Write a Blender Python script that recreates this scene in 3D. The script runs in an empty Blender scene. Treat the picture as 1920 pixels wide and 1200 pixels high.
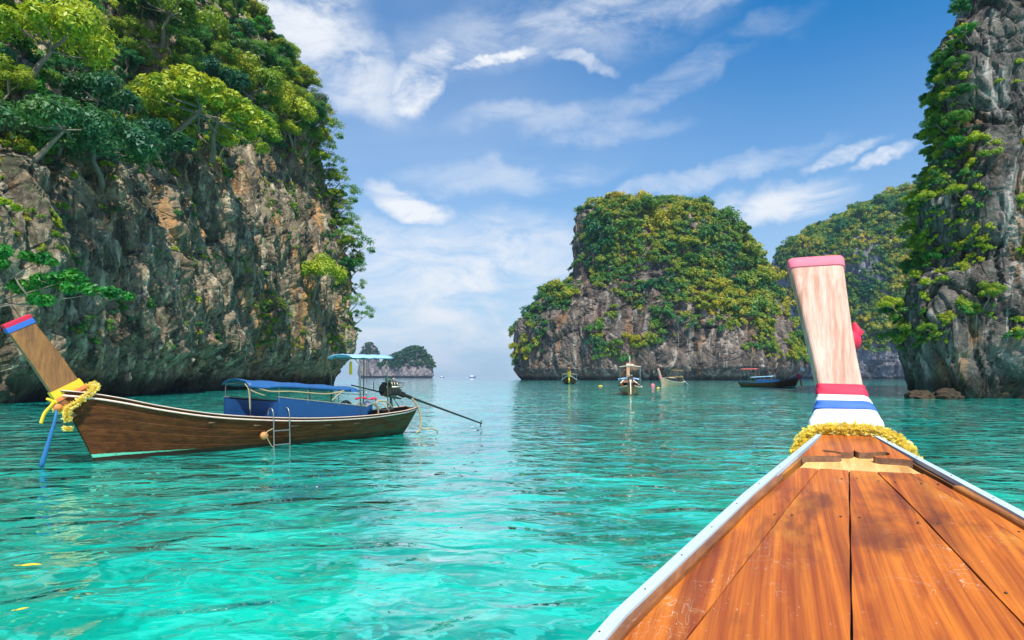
import bpy, bmesh, math, random
import numpy as np
from mathutils import Vector, Matrix
from mathutils.bvhtree import BVHTree

random.seed(7)
rng = np.random.default_rng(7)
sc = bpy.context.scene
COL = sc.collection
PI = math.pi

# ------------------------------------------------------------------ camera
F, CX, HY, CAMZ = 1200.0, 960.0, 706.0, 2.2        # focal length and horizon in photo pixels
cam_d = bpy.data.cameras.new('camera'); cam = bpy.data.objects.new('camera', cam_d); COL.objects.link(cam)
cam_d.sensor_width = 36; cam_d.lens = 36 * F / 1920; cam_d.shift_y = (HY - 600) / 1920
cam.location = (0, 0, CAMZ); cam.rotation_euler = (PI / 2, 0, 0)
cam_d.clip_start = 0.05; cam_d.clip_end = 20000
sc.camera = cam

# ------------------------------------------------------------------ sun, sky, exposure
SUN_AZ, SUN_EL = math.radians(166), math.radians(57)   # azimuth from +Y, negative is to the left
sd = bpy.data.lights.new('sun', 'SUN'); so = bpy.data.objects.new('sun', sd); COL.objects.link(so)
sd.energy = 4.4; sd.angle = math.radians(0.5); sd.color = (1, .955, .87)
S = Vector((math.sin(SUN_AZ) * math.cos(SUN_EL), math.cos(SUN_AZ) * math.cos(SUN_EL), math.sin(SUN_EL)))
so.rotation_euler = S.to_track_quat('Z', 'Y').to_euler()
so.location = S * 50

sc.view_settings.view_transform = 'Standard'; sc.view_settings.look = 'None'
sc.view_settings.exposure = 0.80; sc.view_settings.gamma = 1; sc.view_settings.use_curve_mapping = False
sc.cycles.use_denoising = True
sc.cycles.max_bounces = 8; sc.cycles.diffuse_bounces = 3; sc.cycles.glossy_bounces = 3
sc.cycles.transparent_max_bounces = 8; sc.cycles.volume_bounces = 0; sc.cycles.transmission_bounces = 3
sc.cycles.sample_clamp_indirect = 4


class NT:
    """tiny node-tree helper"""
    def __init__(s, tree): s.t = tree; s.t.nodes.clear()
    def n(s, typ, ins=None, **kw):
        nd = s.t.nodes.new(typ)
        for k, v in kw.items(): setattr(nd, k, v)
        for k, v in (ins or {}).items(): s.set(nd, k, v)
        return nd
    def set(s, nd, k, v):
        sock = nd.inputs[k]
        if isinstance(v, bpy.types.NodeSocket): s.t.links.new(v, sock)
        elif isinstance(v, bpy.types.Node): s.t.links.new(v.outputs[0], sock)
        else:
            if isinstance(v, (tuple, list)) and len(v) == 3 and sock.type == 'RGBA': v = (*v, 1)
            sock.default_value = v
    def math(s, op, a, b=0.0, c=None, clamp=False):
        nd = s.n('ShaderNodeMath', operation=op, use_clamp=clamp); s.set(nd, 0, a); s.set(nd, 1, b)
        if c is not None: s.set(nd, 2, c)
        return nd.outputs[0]
    def vmath(s, op, a, b=(0, 0, 0)):
        nd = s.n('ShaderNodeVectorMath', operation=op); s.set(nd, 0, a)
        if op == 'SCALE': s.set(nd, 3, b)
        else: s.set(nd, 1, b)
        return nd.outputs['Value'] if op in ('DOT_PRODUCT', 'LENGTH', 'DISTANCE') else nd.outputs[0]
    def noise(s, vec, scale, detail=4, rough=.55, dist=0.0, out=0):
        return s.n('ShaderNodeTexNoise', {'Vector': vec, 'Scale': scale, 'Detail': detail, 'Roughness': rough, 'Distortion': dist}).outputs[out]
    def voro(s, vec, scale, feature='F1', out=0, rnd=1.0):
        return s.n('ShaderNodeTexVoronoi', {'Vector': vec, 'Scale': scale, 'Randomness': rnd}, feature=feature).outputs[out]
    def ramp(s, fac, stops, interp='LINEAR'):
        nd = s.n('ShaderNodeValToRGB', {'Fac': fac}); cr = nd.color_ramp; cr.interpolation = interp
        while len(cr.elements) < len(stops): cr.elements.new(.5)
        for e, (p, c) in zip(cr.elements, stops):
            e.position = p; e.color = (*c, 1) if isinstance(c, (tuple, list)) else (c, c, c, 1)
        return nd.outputs[0]
    def mix(s, f, a, b, mode='MIX'):
        nd = s.n('ShaderNodeMix', data_type='RGBA', blend_type=mode); s.set(nd, 0, f)
        for k, v in ((6, a), (7, b)):
            if isinstance(v, (tuple, list)): v = (*v[:3], 1)
            s.set(nd, k, v)
        return nd.outputs[2]
    def step(s, x, lo, hi):
        return s.n('ShaderNodeMapRange', {'Value': x, 'From Min': lo, 'From Max': hi}, interpolation_type='SMOOTHSTEP').outputs[0]
    def map(s, vec, scale=(1, 1, 1), rot=(0, 0, 0), loc=(0, 0, 0)):
        return s.n('ShaderNodeMapping', {'Vector': vec, 'Scale': scale, 'Rotation': rot, 'Location': loc}).outputs[0]
    def coord(s, which='Object'): return s.n('ShaderNodeTexCoord').outputs[which]
    def pos(s): return s.n('ShaderNodeNewGeometry').outputs['Position']
    def bump(s, h, strength=1, dist=.1, normal=None):
        nd = s.n('ShaderNodeBump', {'Height': h, 'Strength': strength, 'Distance': dist})
        if normal is not None: s.set(nd, 'Normal', normal)
        return nd.outputs[0]


# world: Nishita sky with high thin cloud
w = bpy.data.worlds.new('World'); sc.world = w; w.use_nodes = True
T = NT(w.node_tree)
sky = T.n('ShaderNodeTexSky', sky_type='NISHITA', sun_disc=False, sun_elevation=SUN_EL, sun_rotation=SUN_AZ,
          altitude=0, air_density=1.0, dust_density=0.6, ozone_density=3.2)
D = T.coord('Generated')
sep = T.n('ShaderNodeSeparateXYZ', {'Vector': D})
zc = T.math('ADD', T.math('MAXIMUM', sep.outputs[2], 0.0), 0.10)
px = T.math('DIVIDE', sep.outputs[0], zc); py = T.math('DIVIDE', sep.outputs[1], zc)
P = T.n('ShaderNodeCombineXYZ', {0: px, 1: py, 2: 0.0}).outputs[0]
warp = T.noise(T.map(P, (.55, .55, 1)), 1.0, 3, .5, 0, 1)
Pw = T.vmath('ADD', P, T.vmath('SCALE', T.vmath('SUBTRACT', warp, (.5, .5, .5)), 1.3))
big = T.noise(T.map(Pw, (.33, .75, 1), (0, 0, .35), (3.1, 1.7, 0)), 1.0, 3, .5)
fil = T.noise(T.map(Pw, (.9, 3.0, 1), (0, 0, .5), (1, 4, 0)), 1.2, 9, .62, .4)
cm = T.math('MULTIPLY', T.step(big, .42, .72), T.step(fil, .33, .78))
veil = T.math('MULTIPLY', T.step(T.noise(T.map(Pw, (.25, .5, 1), (0, 0, .3), (7, 2, 0)), 1.0, 5, .55), .35, .75), .42)
# the brighter wisps and streaks seen in this sky, each a stretch of torn cloud in its own direction
blobs = None
def wisp(pxx, pyy, sx, sy, rot, amt):
    global blobs
    d = Vector(((pxx - CX) / F, 1, (HY - pyy) / F)).normalized()
    r = Vector((d.y, -d.x, 0)).normalized(); u = r.cross(d)
    r2 = r * math.cos(rot) + u * math.sin(rot); u2 = -r * math.sin(rot) + u * math.cos(rot)
    wv = T.vmath('ADD', D, T.vmath('SCALE', T.vmath('SUBTRACT', wn, (.5, .5, .5)), .10))
    a = T.math('DIVIDE', T.math('SUBTRACT', T.vmath('DOT_PRODUCT', wv, tuple(r2)), d.dot(r2)), sx)
    b = T.math('DIVIDE', T.math('SUBTRACT', T.vmath('DOT_PRODUCT', wv, tuple(u2)), d.dot(u2)), sy)
    q = T.math('ADD', T.math('MULTIPLY', a, a), T.math('MULTIPLY', b, b))
    front = T.step(T.vmath('DOT_PRODUCT', D, tuple(d)), .5, .8)
    m = T.math('MULTIPLY', T.math('MULTIPLY', T.math('SUBTRACT', 1.0, T.step(q, 0, 1.0)), amt), front)
    blobs = m if blobs is None else T.math('MAXIMUM', blobs, m)
wn = T.noise(D, 7, 5, .6, 0, 1)
for a in ((785, 130, .075, .035, .7, 1.1), (930, 112, .085, .012, .15, 1.2), (1085, 118, .055, .014, -.1, .7),
          (770, 385, .085, .022, -.1, 1.1), (1450, 380, .13, .035, .1, .95), (1660, 297, .05, .010, .15, 1.0),
          (1590, 285, .06, .012, .15, .8), (640, 110, .12, .07, -.5, .7), (1150, 20, .24, .035, .1, .6),
          (860, 520, .26, .11, .15, 1.0), (700, 470, .16, .05, .2, .7), (900, 640, .35, .05, 0, .9), (1010, 60, .3, .06, .1, .35), (1250, 150, .22, .03, .35, .3), (1330, 330, .2, .02, .2, .5), (560, 30, .12, .09, -.4, .8), (1050, 235, .2, .025, -.05, .35),
          (960, 330, .2, .03, .05, .4), (740, 540, .10, .05, .3, .6)):
    wisp(*a)
tex = T.step(T.noise(T.map(D, (1.0, 1.0, 2.6), (0, .25, 0)), 7, 10, .66, .5), .30, .66)
cb = T.math('MULTIPLY', blobs, tex)
horiz = T.math('SUBTRACT', 1.0, T.step(sep.outputs[2], -.02, .50))
rf = T.math('MULTIPLY', 1.0, T.math('SUBTRACT', 1.0, T.math('MULTIPLY', T.step(T.math('ADD', sep.outputs[0], T.math('MULTIPLY', sep.outputs[2], .5)), .12, .6), .9)))
cloud = T.math('MINIMUM', T.math('ADD', T.math('MULTIPLY', T.math('MAXIMUM', T.math('MULTIPLY', cm, .38), T.math('MULTIPLY', veil, .6)), rf), cb), 1.0)
skyc = T.vmath('MULTIPLY', sky, (.0, .74, 1.16))
skyc = T.mix(T.math('MULTIPLY', horiz, .82), skyc, (4.5, 5.1, 5.7))
col = T.mix(cloud, skyc, (6.3, 6.5, 6.8))
bg = T.n('ShaderNodeBackground', {'Color': col, 'Strength': 0.085})
T.n('ShaderNodeOutputWorld', {'Surface': bg})


# ------------------------------------------------------------------ noise in numpy
def _h(ix, iy, iz, k):
    n = (ix * 374761393 + iy * 668265263 + iz * 2147483647 + k * 1274126177) & 0xffffffff
    n = ((n ^ (n >> 13)) * 1274126177) & 0xffffffff
    n = ((n ^ (n >> 16)) * 2246822519) & 0xffffffff
    return ((n ^ (n >> 15)) & 0xffff) / 65535.0
def vnoise(P, seed=0):
    P = np.asarray(P, float); I = np.floor(P).astype(np.int64); f = P - I; f = f * f * f * (f * (f * 6 - 15) + 10)
    r = 0
    for dx in (0, 1):
        wx = f[..., 0] if dx else 1 - f[..., 0]
        for dy in (0, 1):
            wy = f[..., 1] if dy else 1 - f[..., 1]
            for dz in (0, 1):
                wz = f[..., 2] if dz else 1 - f[..., 2]
                r = r + wx * wy * wz * _h(I[..., 0] + dx, I[..., 1] + dy, I[..., 2] + dz, seed)
    return r * 2 - 1
def fbm(P, oct=4, seed=0, gain=.5):
    a, s, r = 1, 0, 0
    for i in range(oct):
        r = r + a * vnoise(P * 2.03 ** i + 17.3 * i, seed + i); s += a; a *= gain
    return r / s
def ridged(P, oct=3, seed=0):
    a, s, r = 1, 0, 0
    for i in range(oct):
        r = r + a * (1 - 2 * np.abs(vnoise(P * 2.1 ** i + 9.1 * i, seed + i))); s += a; a *= .5
    return r / s
def worley(P, seed=0):
    I = np.floor(P).astype(np.int64); f1 = np.full(P.shape[:-1], 9.); f2 = f1.copy(); val = np.zeros(P.shape[:-1])
    for dx in (-1, 0, 1):
        for dy in (-1, 0, 1):
            for dz in (-1, 0, 1):
                a, b, c = I[..., 0] + dx, I[..., 1] + dy, I[..., 2] + dz
                d = np.sqrt((a + _h(a, b, c, seed) - P[..., 0]) ** 2 + (b + _h(a, b, c, seed + 1) - P[..., 1]) ** 2 + (c + _h(a, b, c, seed + 2) - P[..., 2]) ** 2)
                n1 = d < f1
                f2 = np.where(n1, f1, np.minimum(f2, d)); val = np.where(n1, _h(a, b, c, seed + 3), val); f1 = np.where(n1, d, f1)
    return f1, f2, val


# ------------------------------------------------------------------ object helpers
def tag(o, label=None, cat=None, group=None, kind=None):
    if label: o['label'] = label
    if cat: o['category'] = cat
    if group: o['group'] = group
    if kind: o['kind'] = kind
    return o
def link(o, parent=None):
    COL.objects.link(o)
    if parent is not None: o.parent = parent
    return o
def empty(name, loc=(0, 0, 0), rz=0, label=None, cat=None, group=None):
    o = bpy.data.objects.new(name, None); o.empty_display_size = .2; link(o)
    o.location = loc; o.rotation_euler = (0, 0, rz)
    return tag(o, label, cat, group)
def np_mesh(name, V, Fc, mat=None, smooth=False):
    me = bpy.data.meshes.new(name)
    V = np.asarray(V, np.float32).reshape(-1, 3); Fc = np.asarray(Fc, np.int32)
    me.vertices.add(len(V)); me.vertices.foreach_set('co', V.ravel())
    k = Fc.shape[1]
    me.loops.add(Fc.size); me.loops.foreach_set('vertex_index', Fc.ravel())
    me.polygons.add(len(Fc)); me.polygons.foreach_set('loop_start', np.arange(0, Fc.size, k, dtype=np.int32))
    me.polygons.foreach_set('loop_total', np.full(len(Fc), k, np.int32))
    me.polygons.foreach_set('use_smooth', np.full(len(Fc), smooth))
    me.update(calc_edges=True)
    if mat: me.materials.append(mat)
    return me
def grid_faces(nu, nv, wrap=False):
    a = np.arange(nu * nv).reshape(nu, nv)
    if wrap: a = np.vstack([a, a[:1]])
    return np.stack([a[:-1, :-1], a[1:, :-1], a[1:, 1:], a[:-1, 1:]], -1).reshape(-1, 4)


class MB:
    """collects shapes into one mesh"""
    def __init__(s): s.v = []; s.f = []; s.sm = []
    def add(s, V, Fs, smooth=False, M=None):
        b = len(s.v)
        for p in V:
            p = Vector(p)
            s.v.append(M @ p if M is not None else p)
        for f in Fs: s.f.append(tuple(b + i for i in f)); s.sm.append(smooth)
        return s
    def box(s, c, size, rot=None, M=None):
        R = Matrix.Identity(4)
        if rot: R = Matrix.Rotation(rot[2], 4, 'Z') @ Matrix.Rotation(rot[1], 4, 'Y') @ Matrix.Rotation(rot[0], 4, 'X')
        R = Matrix.Translation(c) @ R
        x, y, z = [q / 2 for q in size]; b = min(x, y, z) * .18
        V = []; Fs = []
        ring = lambda xx, yy, zz: [(-xx, -yy, zz), (xx, -yy, zz), (xx, yy, zz), (-xx, yy, zz)]
        V = ring(x - b, y - b, -z) + ring(x, y, -z + b) + ring(x, y, z - b) + ring(x - b, y - b, z)
        Fs = [(3, 2, 1, 0), (12, 13, 14, 15)]
        for k in range(3):
            for i in range(4):
                j = (i + 1) % 4; Fs.append((k * 4 + i, k * 4 + j, k * 4 + 4 + j, k * 4 + 4 + i))
        return s.add([R @ Vector(p) for p in V], Fs, False, M)
    def tube(s, pts, r, seg=8, closed=False, cap=True, flat=None):
        pts = [Vector(p) for p in pts]; n = len(pts)
        rs = r if isinstance(r, (list, tuple)) else [r] * n
        V = []; up = None
        for i, p in enumerate(pts):
            a = pts[i - 1] if (i > 0 or closed) else p; b = pts[(i + 1) % n] if (i < n - 1 or closed) else p
            t = (b - a).normalized() if (b - a).length > 1e-9 else Vector((0, 0, 1))
            if up is None:
                up = Vector((0, 0, 1)) if abs(t.z) < .9 else Vector((1, 0, 0))
            up = (up - t * up.dot(t)); up.normalize(); sd_ = t.cross(up)
            for k in range(seg):
                th = 2 * PI * k / seg
                V.append(p + (sd_ * math.cos(th) * (flat or 1) + up * math.sin(th)) * rs[i])
        Fs = []
        for i in range(n if closed else n - 1):
            j = (i + 1) % n
            for k in range(seg):
                l = (k + 1) % seg; Fs.append((i * seg + k, i * seg + l, j * seg + l, j * seg + k))
        if cap and not closed: Fs += [tuple(range(seg))[::-1], tuple((n - 1) * seg + k for k in range(seg))]
        return s.add(V, Fs, True)
    def loft(s, rings, cap=True, smooth=False, closed=True):
        m = len(rings[0]); V = [p for r in rings for p in r]; Fs = []
        for i in range(len(rings) - 1):
            for k in range(m if closed else m - 1):
                l = (k + 1) % m; Fs.append((i * m + k, i * m + l, (i + 1) * m + l, (i + 1) * m + k))
        if cap: Fs += [tuple(range(m))[::-1], tuple((len(rings) - 1) * m + k for k in range(m))]
        return s.add(V, Fs, smooth)
    def disc(s, c, axis, r, h, seg=16, inner=0):
        c = Vector(c); a = Vector(axis).normalized()
        return s.tube([c - a * h / 2, c - a * h * .49, c + a * h * .49, c + a * h / 2], [r * .93, r, r, r * .93], seg)
    def ball(s, c, r, seg=10, rings=7, scale=(1, 1, 1)):
        V = []; Fs = []; c = Vector(c)
        for i in range(rings + 1):
            th = PI * i / rings
            for k in range(seg):
                ph = 2 * PI * k / seg
                V.append(c + Vector((math.sin(th) * math.cos(ph) * scale[0], math.sin(th) * math.sin(ph) * scale[1], math.cos(th) * scale[2])) * r)
        for i in range(rings):
            for k in range(seg):
                l = (k + 1) % seg; Fs.append((i * seg + k, (i + 1) * seg + k, (i + 1) * seg + l, i * seg + l))
        return s.add(V, Fs, True)
    def build(s, name, mat, parent=None):
        me = bpy.data.meshes.new(name); me.from_pydata([tuple(p) for p in s.v], [], s.f); me.update()
        me.polygons.foreach_set('use_smooth', s.sm); me.materials.append(mat)
        return link(bpy.data.objects.new(name, me), parent)


# ------------------------------------------------------------------ materials
def new_mat(name):
    m = bpy.data.materials.new(name); m.use_nodes = True
    return m, NT(m.node_tree)
def finish(t, shader): t.n('ShaderNodeOutputMaterial', {'Surface': shader})

def mat_simple(name, col, rough=.5, var=.25, scale=6, metal=0.0, bump=.004, col2=None, spec=.5):
    m, t = new_mat(name); c = t.coord()
    nz = t.noise(c, scale, 6, .6); dirt = t.step(t.noise(c, scale * .35, 5, .65), .48, .75)
    c2 = col2 or tuple(q * .45 for q in col)
    base = t.mix(t.math('MULTIPLY', nz, var), col, c2)
    base = t.mix(t.math('MULTIPLY', dirt, var), base, c2)
    b = t.n('ShaderNodeBsdfPrincipled', {'Base Color': base, 'Roughness': t.math('ADD', rough - .1, t.math('MULTIPLY', nz, .2)), 'Metallic': metal,
                                          'Specular IOR Level': spec, 'Normal': t.bump(nz, .6, bump)})
    finish(t, b); return m

def mat_rock(name, dark, mid, light, ochre, moss, s=1.0, stain=.5, bumpd=.5, mossamt=.3, vstretch=.16):
    m, t = new_mat(name); p = t.pos()
    pv = t.map(p, (1, 1, vstretch)); pw = t.vmath('ADD', p, t.vmath('SCALE', t.vmath('SUBTRACT', t.noise(p, .15 * s, 3, .5, 0, 1), (.5, .5, .5)), 6 / s))
    n1 = t.noise(pw, .22 * s, 8, .62); streak = t.noise(t.map(pw, (1, 1, vstretch * .6)), .9 * s, 7, .62)
    fine = t.noise(p, 3.2 * s, 6, .7); blk = t.noise(pv, .35 * s, 5, .6)
    c = t.mix(t.step(n1, .34, .62), dark, mid)
    c = t.mix(t.math('MULTIPLY', t.step(streak, .50, .72), .85), c, light)
    c = t.mix(t.math('MULTIPLY', t.step(t.noise(t.map(pw, (1, 1, vstretch), (0, 0, 0), (50, 0, 0)), .3 * s, 6, .6), .54, .68), stain), c, ochre)
    c = t.mix(t.math('MULTIPLY', t.step(t.noise(t.map(pw, (1, 1, vstretch * .5), (0, 0, 0), (0, 31, 0)), .55 * s, 6, .65), .55, .68), .82), c, dark)
    c = t.mix(t.math('MULTIPLY', t.step(t.noise(pw, .33 * s, 7, .62), .52, .7), mossamt), c, moss)
    c = t.mix(t.math('MULTIPLY', t.step(fine, .5, .75), .35), c, light)
    drip = t.noise(t.map(p, (1, 1, .035), (0, 0, 0), (13, 7, 0)), .85 * s, 5, .6)
    c = t.mix(t.math('MULTIPLY', t.step(drip, .55, .62), .6), c, dark)
    c = t.mix(t.math('MULTIPLY', t.math('SUBTRACT', 1.0, t.step(drip, .34, .40)), .5), c, light)
    z = t.n('ShaderNodeSeparateXYZ', {'Vector': p}).outputs[2]
    tide = t.math('SUBTRACT', 1.0, t.step(t.math('ADD', z, t.math('MULTIPLY', n1, -2.0)), .3, 2.2))   # dark algae of the tide line
    c = t.mix(t.math('MULTIPLY', tide, .85), c, (.022, .018, .012))
    cr = t.math('SUBTRACT', 1.0, t.step(t.voro(t.map(pw, (1, 1, .5)), .55 * s, 'DISTANCE_TO_EDGE'), 0.0, .10))
    h = t.math('ADD', t.math('ADD', t.math('MULTIPLY', n1, 1.6), t.math('MULTIPLY', blk, 1.2)), t.math('ADD', t.math('MULTIPLY', fine, .28), t.math('MULTIPLY', cr, -.22)))
    b = t.n('ShaderNodeBsdfPrincipled', {'Base Color': c, 'Roughness': .85, 'Specular IOR Level': .25, 'Normal': t.bump(h, .9, bumpd / s)})
    finish(t, b); return m

def mat_leaf(name, cols, zscale=.05, trans=.30, rough=.5):
    """cols: five leaf colours, picked per plant, per clump and per patch of forest"""
    m, t = new_mat(name)
    rnd = t.n('ShaderNodeObjectInfo').outputs['Random']
    tint = t.n('ShaderNodeAttribute', attribute_name='tint').outputs['Fac']
    zone = t.noise(t.pos(), zscale, 2, .5)
    f = t.math('ADD', t.math('ADD', t.math('MULTIPLY', rnd, .46), t.math('MULTIPLY', tint, .26)), t.math('MULTIPLY', t.math('SUBTRACT', zone, .36), 1.25))
    n = len(cols)
    c = t.ramp(f, [(i / (n - 1), q) for i, q in enumerate(cols)])
    d = t.n('ShaderNodeBsdfPrincipled', {'Base Color': c, 'Roughness': rough, 'Specular IOR Level': .35})
    tr = t.n('ShaderNodeBsdfTranslucent', {'Color': t.vmath('MULTIPLY', c, (1.5, 1.35, .6))})
    finish(t, t.n('ShaderNodeMixShader', {0: trans, 1: d, 2: tr})); return m

G_FOREST = [(.014, .095, .042), (.022, .14, .040), (.07, .20, .022), (.20, .28, .016), (.36, .33, .02)]
G_ISLE = [(.008, .070, .036), (.014, .120, .042), (.085, .200, .022), (.27, .29, .018), (.46, .36, .020)]
G_YELLOW = [(.12, .23, .016), (.20, .31, .018), (.29, .37, .02), (.36, .41, .025), (.42, .43, .03)]
G_TEAL = [(.012, .075, .048), (.020, .10, .055), (.035, .13, .055), (.05, .15, .04), (.10, .18, .04)]
G_BRIGHT = [(.008, .11, .02), (.015, .16, .02), (.03, .21, .02), (.07, .25, .02), (.26, .28, .02)]
G_GREY = [(.10, .14, .06), (.15, .19, .08), (.20, .24, .11), (.24, .27, .14), (.28, .3, .15)]
L_forest = mat_leaf('leaf_forest', G_FOREST); L_isle = mat_leaf('leaf_island', G_ISLE, .025)
L_yellow = mat_leaf('leaf_yellow', G_YELLOW, .3); L_teal = mat_leaf('leaf_teal', G_TEAL, .3)
L_bright = mat_leaf('leaf_bright', G_BRIGHT, .5); L_grey = mat_leaf('leaf_grey', G_GREY, .3)
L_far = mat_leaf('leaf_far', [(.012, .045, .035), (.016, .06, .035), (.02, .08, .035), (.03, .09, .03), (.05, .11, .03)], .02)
M_bark = mat_simple('bark', (.20, .16, .12), .9, .6, 3, bump=.02)
M_deadwood = mat_simple('dead_wood', (.16, .13, .11), .9, .5, 3)

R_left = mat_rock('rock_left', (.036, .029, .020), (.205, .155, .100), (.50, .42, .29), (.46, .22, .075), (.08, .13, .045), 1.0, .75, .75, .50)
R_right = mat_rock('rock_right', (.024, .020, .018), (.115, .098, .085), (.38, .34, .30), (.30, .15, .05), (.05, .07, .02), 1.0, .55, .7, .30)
R_isle = mat_rock('rock_island', (.028, .022, .019), (.135, .100, .080), (.40, .34, .28), (.36, .165, .06), (.04, .06, .03), .32, .6, .7, .25, .10)
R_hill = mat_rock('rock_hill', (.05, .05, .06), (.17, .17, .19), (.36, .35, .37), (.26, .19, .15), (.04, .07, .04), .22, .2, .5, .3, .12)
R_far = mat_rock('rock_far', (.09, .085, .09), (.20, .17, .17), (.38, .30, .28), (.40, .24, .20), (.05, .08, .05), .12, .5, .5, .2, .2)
R_boulder = mat_rock('rock_boulder', (.06, .035, .02), (.20, .11, .05), (.34, .22, .12), (.30, .15, .05), (.05, .05, .02), 2.0, .5, .3, .2, .8)

# ------------------------------------------------------------------ rock builders
TERR = {}
def smooth_interp(x, xs, ys):
    xs = np.asarray(xs, float); ys = np.asarray(ys, float)
    i = np.clip(np.searchsorted(xs, x) - 1, 0, len(xs) - 2)
    m = np.gradient(ys, xs); h = xs[i + 1] - xs[i]; t = np.clip((x - xs[i]) / h, 0, 1)
    sec = np.diff(ys) / np.diff(xs)
    for k in range(len(sec)):                                   # keep it monotone between knots
        lim = 2.5 * abs(sec[k]); m[k] = np.clip(m[k], -lim, lim); m[k + 1] = np.clip(m[k + 1], -lim, lim)
    return ((2 * t**3 - 3 * t**2 + 1) * ys[i] + (t**3 - 2 * t**2 + t) * h * m[i] + (-2 * t**3 + 3 * t**2) * ys[i + 1] + (t**3 - t**2) * h * m[i + 1])

def rock_disp(P, s, amp, seed, flute=.5):
    """P in metres, s = size of the features in metres"""
    q = P / s
    Wp = np.stack([fbm(q * .8, 3, seed + 50), fbm(q * .8 + 40, 3, seed + 60), fbm(q * .8 + 80, 3, seed + 70)], -1)
    q2 = q + Wp * .35
    d = fbm(q * .45, 3, seed) * 1.0
    d += flute * ridged(q2 * np.array([1.1, 1.1, .18]), 3, seed + 7) * .55
    d += ridged(q2 * np.array([2.4, 2.4, .8]), 3, seed + 17) * .16
    f1, f2, v = worley(q2 * np.array([1.3, 1.3, .42]), seed + 3)
    d += (v - .5) * .55 - np.clip(.12 - (f2 - f1), 0, .12) * 2.6
    f1, f2, v = worley(q2 * np.array([3.7, 3.7, 1.7]), seed + 33)
    d += (v - .5) * .20 - np.clip(.16 - (f2 - f1), 0, .16) * .9
    d += fbm(q * 6, 3, seed + 21) * .12
    return d * amp

def finish_rock(name, P, wrap, mat, disp, N, label):
    P = P + N * disp[..., None]
    nu, nv = P.shape[:2]; Fc = grid_faces(nu, nv, wrap)
    me = np_mesh(name, P, Fc, mat, False)
    o = link(bpy.data.objects.new(name, me)); tag(o, label, None, None, 'structure')
    # normals by grid differences, for planting
    Pu = np.roll(P, -1, 0) - np.roll(P, 1, 0) if wrap else np.gradient(P, axis=0)
    Pv = np.gradient(P, axis=1); Nn = np.cross(Pu, Pv); Nn /= np.linalg.norm(Nn, axis=-1, keepdims=True) + 1e-9
    if (Nn * N).sum(-1).mean() < 0: Nn = -Nn; me.flip_normals()
    area = np.linalg.norm(np.cross(Pu, Pv), axis=-1)
    TERR[name] = dict(P=P, N=Nn, A=area, obj=o, tree=BVHTree.FromPolygons([tuple(v) for v in P.reshape(-1, 3)[::1]], Fc.tolist()) if name in ('left_cliff', 'right_cliff') else None)
    return o

# left cliff: a wall that follows the shore, leaning back where the forest starts
path = np.array([(-95, 5), (-70, 20), (-52, 33), (-43, 44), (-40.5, 51), (-42, 62), (-41.5, 74), (-44.5, 88), (-43.5, 101), (-45, 116), (-42, 132), (-39.5, 143), (-38, 149), (-40, 156), (-46, 165), (-70, 178), (-100, 186)], float)
seg = np.r_[0, np.cumsum(np.linalg.norm(np.diff(path, axis=0), axis=1))]
nu, nv = 640, 430
tt = np.linspace(0, seg[-1], 4000); px_ = smooth_interp(tt, seg, path[:, 0]); py_ = smooth_interp(tt, seg, path[:, 1])
dens = 1 / np.clip(np.hypot(px_, py_), 40, 200) * np.where((py_ > 30) & (tt < seg[-3]), 1, .35); cd = np.cumsum(dens); cd = (cd - cd[0]) / (cd[-1] - cd[0])
U = np.interp(np.linspace(0, 1, nu), cd, tt)
bx, by = np.interp(U, tt, px_), np.interp(U, tt, py_)
tx, ty = np.gradient(bx), np.gradient(by); ll = np.hypot(tx, ty); nx_, ny_ = ty / ll, -tx / ll
for _ in range(30): nx_ = np.r_[nx_[0], (nx_[:-2] + nx_[1:-1] + nx_[2:]) / 3, nx_[-1]]; ny_ = np.r_[ny_[0], (ny_[:-2] + ny_[1:-1] + ny_[2:]) / 3, ny_[-1]]
ll = np.hypot(nx_, ny_); nx_ /= ll; ny_ /= ll
zz = np.r_[np.linspace(-3, 1.9, 16), np.linspace(2, 8.9, 110), np.linspace(9, 30, 134), np.linspace(30.2, 125, nv - 260)]
zk = [-3, 0, 2.5, 4.5, 8, 14, 20, 30, 45, 70, 100, 130]
near = [2.4, 2.2, 1.7, .8, .1, .3, 2.5, 8, 19, 38, 66, 100]
far = [4.6, 4.2, 3.4, 1.6, .1, 0, .8, 2.0, 6.0, 14, 31, 60]
sn, sf = smooth_interp(zz, zk, near), smooth_interp(zz, zk, far)
wf = np.clip((by - 50) / 75, 0, 1)[:, None]
setb = sn[None] * (1 - wf) + sf[None] * wf
P = np.stack([bx[:, None] - nx_[:, None] * setb, by[:, None] - ny_[:, None] * setb, np.broadcast_to(zz, (nu, nv))], -1)
N = np.stack([np.broadcast_to(nx_[:, None], (nu, nv)), np.broadcast_to(ny_[:, None], (nu, nv)), np.full((nu, nv), .25)], -1)
dsp = rock_disp(P, 9.0, 2.9, 11, 1.6) + rock_disp(P, 3.0, .7, 91, .9)
dsp *= np.clip((zz + 3) / 5, .3, 1)[None]
finish_rock('left_cliff', P, False, R_left, dsp, N, 'tall grey and ochre limestone cliff with overhanging forest along the left shore')

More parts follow.
